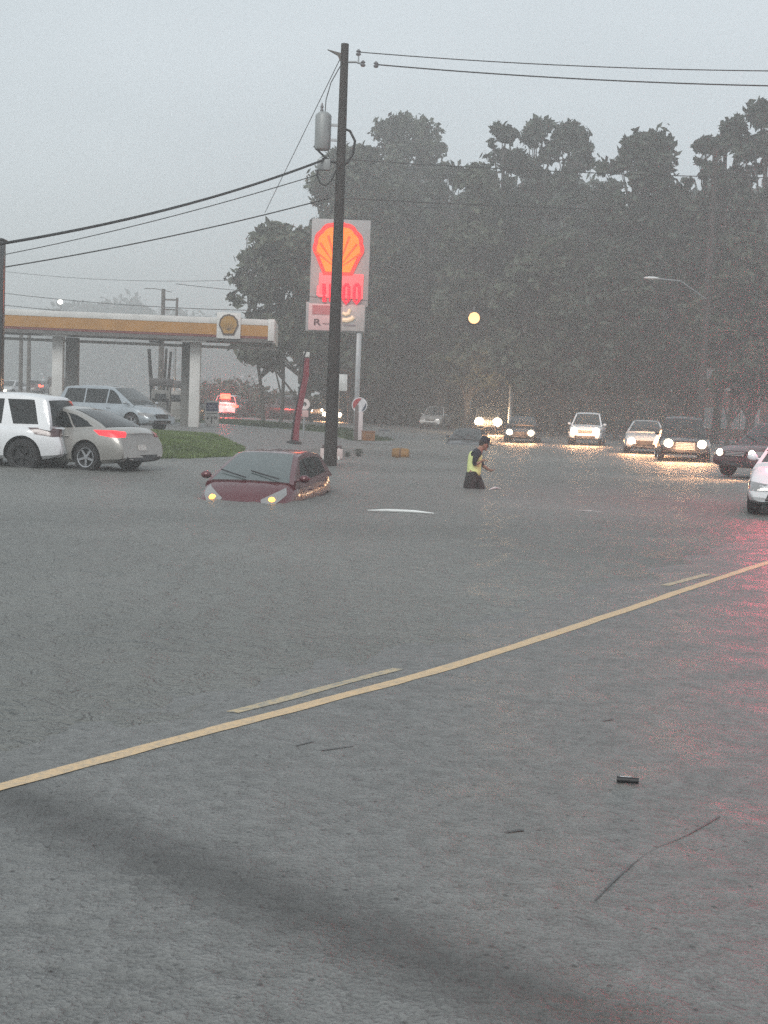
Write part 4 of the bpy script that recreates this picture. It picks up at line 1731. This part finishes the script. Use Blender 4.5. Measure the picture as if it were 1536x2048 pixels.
# orange box by the round sign, mound in the flood
OR_ = mat('orange_plastic', (.26, .11, .035), .6, 0, .2, 4, .2, 20)
q = G(736, 882, .12)
ob = empty('newspaper_box', q, R(12), 'square rusty orange box standing right of the round sign', 'box')
kk = q.y / F
s_ = 24 * kk
MB().box((0, 0, s_ * .4), (s_, s_ * .8, s_ * .76), bev=.03).build('body', OR_, ob)
MB().box((0, -s_ * .405, s_ * .45), (s_ * .62, .02, s_ * .4), bev=.005).build('door', mat('box_door', (.2, .1, .04), .55), ob)
MB().box((0, 0, s_ * .8), (s_ * 1.06, s_ * .88, .05), bev=.01).build('lid', mat('box_lid', (.22, .1, .05), .6), ob)
q = G(801, 914)
kk = q.y / F
bb = empty('overturned_barrel', q, R(-8), 'brown orange barrel lying half sunk in the floodwater', 'barrel')
w_ = 33 * kk
prof = [(0, -w_ / 2), (w_ * .3, -w_ / 2), (w_ * .34, -w_ * .42), (w_ * .36, -w_ * .2), (w_ * .37, 0), (w_ * .36, w_ * .2), (w_ * .34, w_ * .42), (w_ * .3, w_ / 2), (0, w_ / 2)]
MB().lathe(prof, 22, Matrix.Translation((0, 0, .1)) @ Matrix.Rotation(PI / 2, 4, 'Y')).build('drum', mat('barrel_orange', (.25, .13, .035), .6, 0, .25, 3, .3, 20), bb)
MB().lathe([(w_ * .375, -.03), (w_ * .39, 0), (w_ * .375, .03)], 22, Matrix.Translation((0, 0, .1)) @ Matrix.Rotation(PI / 2, 4, 'Y')).build('hoop', mat('barrel_hoop', (.14, .07, .03), .6), bb)
# little floating tray
q = G(768, 866, .04)
tb = empty('floating_crate', q, R(6), 'small grey crate floating right of the orange box', 'crate')
kk = q.y / F
MB().box((0, 0, .05), (22 * kk, .4, .05), bev=.01).build('base', mat('crate_grey', (.25, .26, .27), .6), tb)
for sy in (-.19, .19):
    MB().box((0, sy, .15), (22 * kk, .03, .16), bev=.01).build('side', mat('crate_dark', (.09, .1, .11), .6), tb)
for sx in (-1, 1):
    MB().box((sx * 10.6 * kk, 0, .15), (.03, .36, .16), bev=.01).build('side', MATS['crate_dark'], tb)
# barricade behind the pole foot
q = G(661, 920)
kk = q.y / F
br = empty('barricade', (q.x, q.y + .8, -.35), R(-4), 'low white barricade with a dark top rail behind the foot of the wooden pole', 'barricade')
wB_ = 40 * kk
MB().box((0, 0, .72), (wB_, .06, .12), bev=.01).build('rail', mat('rail_dark', (.09, .06, .06), .7), br)
for sx in (-1, 1):
    MB().tube([(sx * wB_ * .36, 0, .7), (sx * wB_ * .42, -.25, 0)], .03, 8).tube([(sx * wB_ * .36, 0, .7), (sx * wB_ * .42, .25, 0)], .03, 8).build('leg', CW, br)
    MB().box((sx * wB_ * .36, -.1, .52), (.26, .03, .3), bev=.01).build('panel', mat('panel_white_red', (.6, .5, .48), .6), br)

# shrubs poking out of the flood
LEAF = mat('leaf_dark', (.05, .06, .04), .7, 0, .35, 1.5)


def twigs(px, py, w, h, label, n=60, seed=1):
    rnd = random.Random(seed)
    q = G(px, py)
    k = q.y / F
    o = empty('drowned_shrub', (q.x, q.y, -.3), 0, label, 'shrub')
    mb, lf = MB(), MB()
    for i in range(n):
        a = rnd.uniform(0, 2 * PI)
        rr = rnd.uniform(0, w * k / 2)
        top = Vector((rr * math.cos(a), rr * math.sin(a), .3 + rnd.uniform(.3, 1) * h * k))
        if i % 4 == 0:
            mb.tube([(top.x * .3, top.y * .3, 0), top], [.012, .004], 5)
        s = rnd.uniform(.015, .04)
        d1 = Vector((rnd.uniform(-1, 1), rnd.uniform(-1, 1), rnd.uniform(-1, 1))).normalized() * s
        d2 = Vector((rnd.uniform(-1, 1), rnd.uniform(-1, 1), rnd.uniform(-1, 1))).normalized() * s
        lf.add([top - d1, top - d2 * .6, top + d1, top + d2 * .6], [(0, 1, 2, 3)])
    mb.build('stem', WOODG, o)
    lf.build('foliage', LEAF, o, smooth=False)


twigs(716, 912, 22, 14, 'small drowned shrub right of the wooden pole foot', 130, 1)
twigs(694, 914, 16, 10, 'tiny drowned shrub touching the barricade', 70, 2)
twigs(655, 912, 26, 18, 'twiggy drowned shrub left of the wooden pole foot', 90, 3)

# floating debris
q0, q1 = G(735, 1023), G(868, 1029)
mb = MB()
mid = (q0 + q1) / 2
pts = [q0, q0.lerp(q1, .3) + Vector((0, .03, .01)), q0.lerp(q1, .7) + Vector((0, .02, .012)), q1]
o = MB().tube([p + Vector((0, 0, .02)) for p in pts], [.006, .024, .024, .006], 8).build('floating_plank', mat('foam_white', (.75, .77, .76), .6, 0, .08))
tag(o, 'long thin white plank floating in front of the wading officer', 'plank')
q0, q1 = G(1152, 1022), G(1202, 1024)
tag(MB().tube([q0 + Vector((0, 0, .005)), (q0 + q1) / 2 + Vector((0, 0, .012)), q1 + Vector((0, 0, .005))], [.004, .012, .004], 8).build('floating_stick', mat('foam_grey', (.45, .4, .4), .6)),
    'faint pale stick floating right of the officer', 'stick')
q0, q1 = G(978, 979), G(1001, 977)
tag(MB().tube([q0 + Vector((0, 0, .0)), (q0 + q1) / 2 + Vector((0, 0, .03)), q1 + Vector((0, 0, .0))], [.006, .022, .008], 8).build('floating_scrap', MATS['foam_white']),
    'small white scrap floating at the officer\'s feet', 'scrap')
# black piece on the near road
q = G(1255, 1568, .035)
dbr = empty('road_debris', q, R(-8), 'short dark cylinder of debris with a shiny top lying on the wet road', 'debris')
kk = q.y / F
MB().tube([(-22 * kk, 0, .018), (22 * kk, 0, .018)], [.015, .014], 12).build('body', TRIM, dbr)
MB().box((-.01, 0, .0335), (24 * kk, .014, .004), bev=.001).build('strip', CHROME, dbr)


# ------------------------------------------------------------------ wading officer
def skin_obj(name, V, E, rads, m, parent, sub=2, root=0):
    me = bpy.data.meshes.new(name)
    me.from_pydata([tuple(v) for v in V], E, [])
    o = bpy.data.objects.new(name, me)
    COL.objects.link(o)
    sk = o.modifiers.new('s', 'SKIN')
    sk.use_smooth_shade = True
    me.skin_vertices.new() if not me.skin_vertices else None
    for i, r in enumerate(rads):
        rr_ = r if isinstance(r, tuple) else (r, r)
        me.skin_vertices[0].data[i].radius = rr_
        me.skin_vertices[0].data[i].use_root = (i == root)
    ss = o.modifiers.new('u', 'SUBSURF')
    ss.levels = sub
    ss.render_levels = sub
    dg = bpy.context.evaluated_depsgraph_get()
    dg.update()
    m2 = bpy.data.meshes.new_from_object(o.evaluated_get(dg))
    bpy.data.objects.remove(o)
    m2.materials.clear()
    m2.materials.append(m)
    for p in m2.polygons:
        p.use_smooth = True
    o = bpy.data.objects.new(name, m2)
    COL.objects.link(o)
    o.parent = parent
    return o


SKINM = mat('skin', (.3, .17, .12), .5, 0, .1, 10)
PANTS = mat('dark_trousers', (.022, .018, .018), .8, 0, .3, 5, .4, 25)
SHIRT = mat('dark_shirt', (.014, .017, .026), .8, 0, .2, 8, .3, 25)
VEST = mat('hi_vis_vest', (.72, .8, .34), .6, 0, .15, 9, .3, 25)
TAPE = mat('reflective_tape', (.6, .62, .58), .35, 0, .1, 9)
YO = 27.9
hipp = A(946, 948, YO)
P0 = Vector((hipp.x, YO, hipp.z))
off_ = empty('person', (P0.x, P0.y, -0.72), 0, 'police officer in yellow vest, cap and dark trousers wading thigh deep through the flood', 'person')
zb0 = P0.z + .72


def OP(x, y, dy=0.0):
    q = A(x, y, YO)
    return Vector((q.x - P0.x, dy, q.z + .72))


hip = OP(946, 946)
# body (skin) : one continuous figure
V = [hip, OP(948, 930), OP(951, 912), OP(955, 902), OP(962, 896), OP(967, 889),                      # 0-5 pelvis to head base
     OP(953, 905, -.17), OP(946, 929, -.2), OP(958, 924, -.2), OP(962, 921, -.19),                                       # near arm 6-9
     OP(956, 905, .17), OP(962, 928, .2), OP(975, 938, .18), OP(979, 941, .17),                                          # far arm 10-13
     hip + Vector((-.02, -.1, -.06)), hip + Vector((-.04, -.12, -.45)), hip + Vector((-.2, -.12, -.95)), hip + Vector((-.02, -.13, -1.0)),  # near leg 14-17
     hip + Vector((.04, .1, -.06)), hip + Vector((.22, .12, -.42)), hip + Vector((.2, .12, -.92)), hip + Vector((.36, .12, -.98))]          # far leg 18-21
E = [(0, 1), (1, 2), (2, 3), (3, 4), (4, 5), (3, 6), (6, 7), (7, 8), (8, 9), (3, 10), (10, 11), (11, 12), (12, 13), (0, 14), (14, 15), (15, 16), (16, 17), (0, 18), (18, 19), (19, 20), (20, 21)]
rd = [(.12, .1), (.11, .1), (.15, .13), (.14, .11), .06, .07, .06, .045, .035, .03, .06, .045, .035, .03, .1, .075, .05, .045, .1, .075, .05, .045]
body = skin_obj('body', V, E, rd, SKINM, off_)
# head shape with face
hc = OP(968, 889)
Mh = Matrix.Translation(hc) @ Matrix.Rotation(R(18), 4, 'Y')
mb = MB()
mb.ball((0, 0, 0), (.098, .078, .125), 18, Mh)
mb.ball((.095, 0, -.012), (.022, .014, .03), 8, Mh)
mb.ball((.07, 0, -.085), (.035, .04, .03), 8, Mh)
mb.ball((0, -.08, -.01), (.02, .012, .032), 8, Mh)
mb.ball((0, .08, -.01), (.02, .012, .032), 8, Mh)
hd_ = mb.build('head', SKINM, off_)
MB().ball((.085, -.03, .015), (.012, .014, .01), 8, Mh).ball((.085, .03, .015), (.012, .014, .01), 8, Mh).build('eye', TRIM, hd_)
MB().box((.092, 0, -.062), (.012, .045, .008), Mh).build('mouth', DRED, hd_)
MB().ball((-.022, 0, .03), (.098, .086, .112), 16, Mh).build('hair', mat('hair_dark', (.03, .02, .016), .7), hd_)
cp = MB().lathe([(0, .185), (.07, .18), (.1, .15), (.108, .085), (.104, .06), (.0, .06)], 20, Mh)
cp = cp.build('cap', SHIRT, off_)
MB().box((.13, 0, .062), (.13, .15, .014), Mh @ Matrix.Rotation(R(8), 4, 'Y'), bev=.005).build('brim', TRIM, cp)
# shirt sleeves and torso
V2 = [OP(948, 952), OP(949, 928), OP(951, 912), OP(955, 903), OP(959, 899), OP(953, 905, -.18), OP(946, 929, -.205), OP(954, 926, -.2), OP(956, 905, .18), OP(962, 928, .205), OP(970, 934, .19)]
E2 = [(0, 1), (1, 2), (2, 3), (3, 4), (3, 5), (5, 6), (6, 7), (3, 8), (8, 9), (9, 10)]
skin_obj('shirt', V2, E2, [(.16, .14), (.15, .135), (.165, .145), (.15, .125), .075, .078, .062, .05, .078, .062, .05], SHIRT, off_)
V3 = [OP(948, 956), OP(948, 938), OP(949, 924), OP(951, 911), OP(954, 903)]
vst = skin_obj('vest', V3, [(0, 1), (1, 2), (2, 3), (3, 4)], [(.19, .17), (.18, .165), (.18, .165), (.185, .17), (.13, .14)], VEST, off_)
for pa_, ra_ in ((OP(948, 943), .146), (OP(949, 924), .144)):
    MB().lathe([(ra_ * 1.02, -.02), (ra_ * 1.035, 0), (ra_ * 1.02, .02)], 24, Matrix.Translation(pa_) @ Matrix.Rotation(R(6), 4, 'Y') @ Matrix.Diagonal((1.0, 1.0, 1, 1))).build('reflective_band', TAPE, vst)
# trousers
V4 = [hip + Vector((0, 0, .11)), hip + Vector((0, 0, -.06)), hip + Vector((-.05, -.1, -.1)), hip + Vector((-.1, -.12, -.5)), hip + Vector((-.2, -.12, -.9)),
      hip + Vector((.06, .1, -.1)), hip + Vector((.2, .12, -.44)), hip + Vector((.2, .12, -.88))]
skin_obj('trousers', V4, [(0, 1), (1, 2), (2, 3), (3, 4), (1, 5), (5, 6), (6, 7)], [(.17, .155), (.17, .155), (.15, .15), (.135, .13), .11, (.15, .15), (.135, .13), .11], PANTS, off_)


def hand(base, dirv, curl, side, name='hand'):
    d = Vector(dirv).normalized()
    s = Vector((0, side, 0))
    u = d.cross(s).normalized()
    V = [base, base + d * .05, base + d * .085]
    E = [(0, 1), (1, 2)]
    rr_ = [(.022, .028), (.02, .036), (.016, .036)]
    lens = [.062, .075, .07, .055]
    for k in range(4):
        off = s * (-.03 + .02 * k)
        a = base + d * .085 + off
        i0 = len(V)
        V += [a, a + d * lens[k] * .5 - u * curl * .02, a + d * lens[k] * .8 - u * curl * .05]
        E += [(2, i0), (i0, i0 + 1), (i0 + 1, i0 + 2)]
        rr_ += [.0095, .009, .0075]
    i0 = len(V)
    V += [base + d * .03 + s * -.04, base + d * .07 + s * -.055 - u * .02]
    E += [(1, i0), (i0, i0 + 1)]
    rr_ += [.012, .009]
    return skin_obj(name, V, E, rr_, SKINM, off_, 1)


hand(OP(961, 921.5, -.19), (1, 0, .35), 1, 1)
hand(OP(978, 940, .17), (1, 0, -.2), 1, -1)

# ------------------------------------------------------------------ buildings behind the trees
BRK = mat('brick', (0.16, 0.085, 0.065), 0.85, 0, 0.2, 6)
BRK2 = mat('brick_brown', (0.1, 0.075, 0.065), 0.85, 0, 0.2, 6)
ROOFM = mat('shingle', (0.05, 0.05, 0.05), 0.9, 0, 0.2, 4)
WINM = mat('pale_window', (0.30, 0.31, 0.32), 0.3, 0, 0.1, 3)
FRM = mat('window_frame', (0.55, 0.55, 0.53), 0.6)


def building(x0, x1, Y, floors, label, m, rz=0.0, name='apartment_building', cat='building', nwin=5, fl=2.9, dep=9):
    a, b = A(x0, 830, Y), A(x1, 830, Y)
    w = b.x - a.x
    g = gz((a.x + b.x) / 2, Y)
    o = empty(name, ((a.x + b.x) / 2, Y, g - .1), rz, label, cat)
    h_ = floors * fl + .3
    MB().box((0, dep / 2, h_ / 2), (w, dep, h_)).build('wall', m, o)
    MB().add([(-w / 2 - .4, -.5, h_ + .0), (w / 2 + .4, -.5, h_ + .0), (w / 2 + .4, dep + .5, h_ + .0), (-w / 2 - .4, dep + .5, h_ + .0), (-w / 2 + 1, dep / 2, h_ + 2.2), (w / 2 - 1, dep / 2, h_ + 2.2)],
             [(3, 2, 1, 0), (0, 1, 5, 4), (2, 3, 4, 5), (1, 2, 5), (3, 0, 4)]).build('roof', ROOFM, o, smooth=False)
    for f in range(floors):
        for i in range(nwin):
            x = -w / 2 + w * (i + .5) / nwin
            z = f * fl + 1.7
            if f == 0 and i == nwin // 2:
                d_ = MB().box((x, -.03, 1.05), (1.0, .1, 2.1), bev=.01).build('door', TRIM, o)
                continue
            q_ = MB().box((x, -.02, z), (1.3, .06, 1.4)).build('window', WINM, o)
            MB().box((x, -.04, z + .73), (1.44, .1, .08)).box((x, -.05, z - .73), (1.5, .14, .08)).box((x - .68, -.04, z), (.07, .1, 1.38)).box((x + .68, -.04, z), (.07, .1, 1.38)).box((x, -.045, z), (.05, .08, 1.38)).build('frame', FRM, q_)
    return o


building(1170, 1345, 112, 2, 'brick building with pale windows behind the right hand tree trunks', BRK, R(-3))
building(1400, 1640, 100, 2, 'brick building at the right picture edge behind the red lit trunks', BRK, R(-5), nwin=6)
building(745, 870, 128, 1, 'low dark building behind the lot right of the round sign', BRK2, 0, 'low_building', nwin=4)

# ------------------------------------------------------------------ trees
BARK = mat('bark', (0.055, 0.048, 0.042), 0.9, 0, 0.25, 5, .5, 12)
FOL = [mat('pine_needles', (0.032, 0.045, 0.03), 0.75, 0, 0.4, .35), mat('broad_leaves', (0.05, 0.062, 0.04), 0.75, 0, 0.4, .35),
       mat('olive_leaves', (0.06, 0.07, 0.045), 0.75, 0, 0.4, .3)]


def leaves(clusters, rnd, s0, s1, flat=.7):
    vs, fs = [], []
    for (c_, r, n) in clusters:
        for i in range(n):
            v = Vector((rnd.gauss(0, 1), rnd.gauss(0, 1), rnd.gauss(0, 1)))
            v.normalize()
            v *= r * (rnd.random() ** .42) * (1.0 if rnd.random() > .16 else rnd.uniform(1.0, 1.6))
            v.z *= flat
            p = c_ + v
            s = rnd.uniform(s0, s1)
            a = Vector((rnd.gauss(0, 1), rnd.gauss(0, 1), rnd.gauss(0, 1))).normalized()
            b = a.cross(Vector((rnd.gauss(0, 1), rnd.gauss(0, 1), rnd.gauss(0, 1)))).normalized()
            a *= s
            b *= s * rnd.uniform(.3, .7)
            o = len(vs)
            vs += [tuple(p - a), tuple(p - b + a * .2), tuple(p + a), tuple(p + b - a * .1)]
            fs.append((o, o + 1, o + 2, o + 3))
    return vs, fs


def tree(name, px, top, Y, wpx, label, kind='pine', seed=1, m=0, low=.35, trunks=1, dens=1.0, puff=None):
    rnd = random.Random(seed * 31 + 5)
    k = Y / F
    t = A(px, top, Y)
    g = gz(t.x, Y) - .1
    H = t.z - g
    Wd = wpx * k / 2
    o = empty(name, (t.x, Y, g), 0, label, 'tree', 'trees behind the road')
    tk = MB()
    lims = []
    cl = []
    for q in range(trunks):
        bx = (q - (trunks - 1) / 2) * 1.1
        P = []
        sway = rnd.uniform(-.6, .6)
        for i in range(9):
            f = i / 8
            P.append(Vector((bx + sway * f + bx * .8 * f + .25 * math.sin(f * 5 + seed), .3 * math.sin(f * 4 + seed * 2), H * .93 * f)))
        r0 = (.30 if kind == 'pine' else .24) * (H / 20) ** .5 / (trunks ** .3)
        tk.tube(P, [r0 * (1 - .82 * i / 8) for i in range(9)], 9)
        lims.append(P)
    nC = int((52 if kind == 'pine' else 60) * dens)
    for i in range(nC):
        f = rnd.random()
        z = H * (low + (1 - low) * f)
        if kind == 'pine':
            env = (.45 + .55 * math.sin(min(1, f * 1.15 + .12) * PI)) if f < .75 else (.95 - (f - .75) * 2.6)
        else:
            env = math.sqrt(max(.05, 1 - (2 * f - .85) ** 2 / 1.35))
        env = max(.12, env)
        a = rnd.uniform(0, 2 * PI)
        rr_ = Wd * env * rnd.uniform(.25, 1.0) ** .7
        r = (puff or (Wd * .21 + .3)) * rnd.uniform(.5, 1.25)
        c_ = Vector((rr_ * math.cos(a), rr_ * math.sin(a) * .8, min(z, H - r * .5)))
        n = int(150 * (r / 1.4) ** 2 * dens) + 20
        cl.append((c_, r, n))
        P = lims[i % len(lims)]
        ff = max(.2, min(.95, (z / H) - rnd.uniform(.06, .14)))
        idx = min(7, int(ff * 8))
        s_ = P[idx]
        tk.tube([s_, s_.lerp(c_, .55) + Vector((0, 0, .25)), c_], [.085, .05, .02], 5)
    for _ in range(4):
        cl.append((Vector((rnd.uniform(-.3, .3) * Wd, rnd.uniform(-.2, .2) * Wd, H - rnd.uniform(.3, 1.2))), Wd * .14 + .3, 50))
    tk.build('trunk', BARK, o)
    vs, fs = leaves(cl, rnd, .16, .42)
    me = bpy.data.meshes.new('crown')
    me.from_pydata(vs, [], fs)
    me.materials.append(FOL[m])
    c = bpy.data.objects.new('crown', me)
    COL.objects.link(c)
    c.parent = o
    return o


tree('oak_tree', 566, 452, 84, 190, 'broad leafy tree with forked trunks left of the shell sign', 'oak', 1, 2, .3, 3, 1.3)
tree('oak_tree', 640, 640, 92, 110, 'small low tree between the red banner and wooden pole', 'oak', 2, 1, .35, 2, .8)
tree('oak_tree', 720, 300, 100, 230, 'tall rounded tree directly behind the wooden pole', 'oak', 3, 1, .2, 1, 1.7)
tree('oak_tree', 815, 235, 112, 210, 'tallest rounded tree right of the shell sign', 'oak', 4, 1, .15, 1, 1.7)
tree('pine_tree', 905, 330, 104, 170, 'shorter tree in the dip of the skyline above the amber flare lamp', 'oak', 5, 0, .15, 1, 1.4)
tree('pine_tree', 1008, 248, 96, 90, 'slim pine with a small round top left of the big pines', 'pine', 6, 0, .3, 1, 1.0)
tree('pine_tree', 960, 335, 92, 170, 'bushy tree below the slim pine', 'oak', 16, 1, .2, 1, 1.4)
tree('pine_tree', 1080, 236, 98, 130, 'left pine of the ragged pair at the centre right skyline', 'pine', 7, 0, .25, 1, 1.3)
tree('pine_tree', 1150, 246, 96, 130, 'right pine of the ragged pair at the centre right skyline', 'pine', 8, 0, .25, 1, 1.3)
tree('pine_tree', 1290, 274, 88, 190, 'flat topped pine with open branches showing sky', 'pine', 9, 0, .52, 1, 1.25, puff=1.15)
tree('pine_tree', 1215, 360, 94, 120, 'lower pine left of the flat topped one', 'pine', 10, 0, .2, 1, 1.2)
tree('pine_tree', 1415, 262, 86, 90, 'narrow pine right of the flat topped one', 'pine', 11, 0, .3, 1, 1.1)
tree('pine_tree', 1470, 222, 84, 110, 'high ragged pine near the right picture edge', 'pine', 12, 0, .3, 1, 1.3)
tree('pine_tree', 1535, 208, 82, 130, 'highest pine cut by the right picture edge', 'pine', 13, 0, .3, 1, 1.3)
tree('pine_tree', 1370, 400, 84, 130, 'mid height dark tree in front of the brick building', 'oak', 14, 0, .22, 1, 1.3)
tree('oak_tree', 1100, 480, 86, 200, 'broad dark tree low behind the white SUV', 'oak', 15, 1, .25, 2, 1.5)
tree('oak_tree', 1240, 500, 82, 190, 'broad dark tree low behind the light silver car', 'oak', 17, 0, .3, 2, 1.5)
tree('oak_tree', 1500, 480, 78, 190, 'broad dark tree low at the right picture edge', 'oak', 18, 1, .3, 2, 1.5)
tree('oak_tree', 985, 560, 110, 170, 'dim low tree behind the dazzling headlights', 'oak', 19, 1, .1, 2, 1.4)
tree('oak_tree', 860, 520, 112, 190, 'dim dense tree behind the far silver SUV', 'oak', 20, 1, .08, 2, 1.5)
tree('oak_tree', 760, 560, 108, 160, 'dim dense tree right of the shell sign post', 'oak', 21, 1, .08, 2, 1.4)


def wood_mass(name, pts, Y0, Y1, n, label, s0, s1, seed, m, zlow=0.0):
    """far-off wood: pts = skyline (px, py)"""
    rnd = random.Random(seed)
    vs, fs = [], []
    cl = []
    for i in range(n):
        px = rnd.uniform(pts[0][0], pts[-1][0])
        ty = lerpk(pts, px)
        Y = rnd.uniform(Y0, Y1)
        top = A(px, ty, Y)
        z = zlow + (top.z - zlow) * (rnd.random() ** .8)
        r = rnd.uniform(.8, 2.0) * Y / 115
        cl.append((Vector((top.x, Y, z - r * .5)), r, int(46 * (r / 1.4))))
    vs, fs = leaves(cl, rnd, s0, s1, .8)
    me = bpy.data.meshes.new(name)
    me.from_pydata(vs, [], fs)
    me.materials.append(m)
    o = bpy.data.objects.new(name, me)
    COL.objects.link(o)
    return tag(o, label, 'wood', kind='stuff')


wood_mass('woods', [(650, 460), (700, 370), (820, 330), (900, 410), (980, 390), (1060, 350), (1180, 360), (1230, 420), (1330, 410), (1400, 380), (1700, 350)], 116, 132, 1500,
          'dark mass of woodland closing the view behind the separate trees', .3, .75, 5, FOL[0])
wood_mass('hedge', [(520, 800), (560, 790), (700, 800), (900, 805), (1100, 800), (1300, 800), (1700, 800)], 104, 112, 700,
          'low dark hedge and undergrowth along the far side of the road', .15, .4, 6, FOL[1])
wood_mass('woods', [(-80, 640), (120, 615), (260, 600), (330, 622), (420, 640), (500, 650)], 330, 380, 260, 'faint distant wood fading in the rain behind the canopy', .6, 1.4, 8, FOL[1])
wood_mass('hedge', [(395, 775), (440, 762), (500, 770), (560, 790), (640, 800)], 112, 120, 240, 'dark shrubs behind the red glowing van', .15, .4, 9, FOL[1])

# ------------------------------------------------------------------ rain haze
hm = bpy.data.materials.new('rain_haze')
hm.use_nodes = True
t = hm.node_tree
t.nodes.clear()
oo = t.nodes.new('ShaderNodeOutputMaterial')
pv = t.nodes.new('ShaderNodeVolumePrincipled')
pv.inputs['Color'].default_value = (0.95, 0.96, 0.95, 1)
pv.inputs['Density'].default_value = 0.0046
pv.inputs['Anisotropy'].default_value = 0.3
t.links.new(pv.outputs['Volume'], oo.inputs['Volume'])
hb = MB().box((0, 300, 15), (1900, 2500, 33.9)).build('haze', hm, smooth=False)
tag(hb, 'grey rain haze filling the air over the whole flooded road', 'haze', kind='stuff')
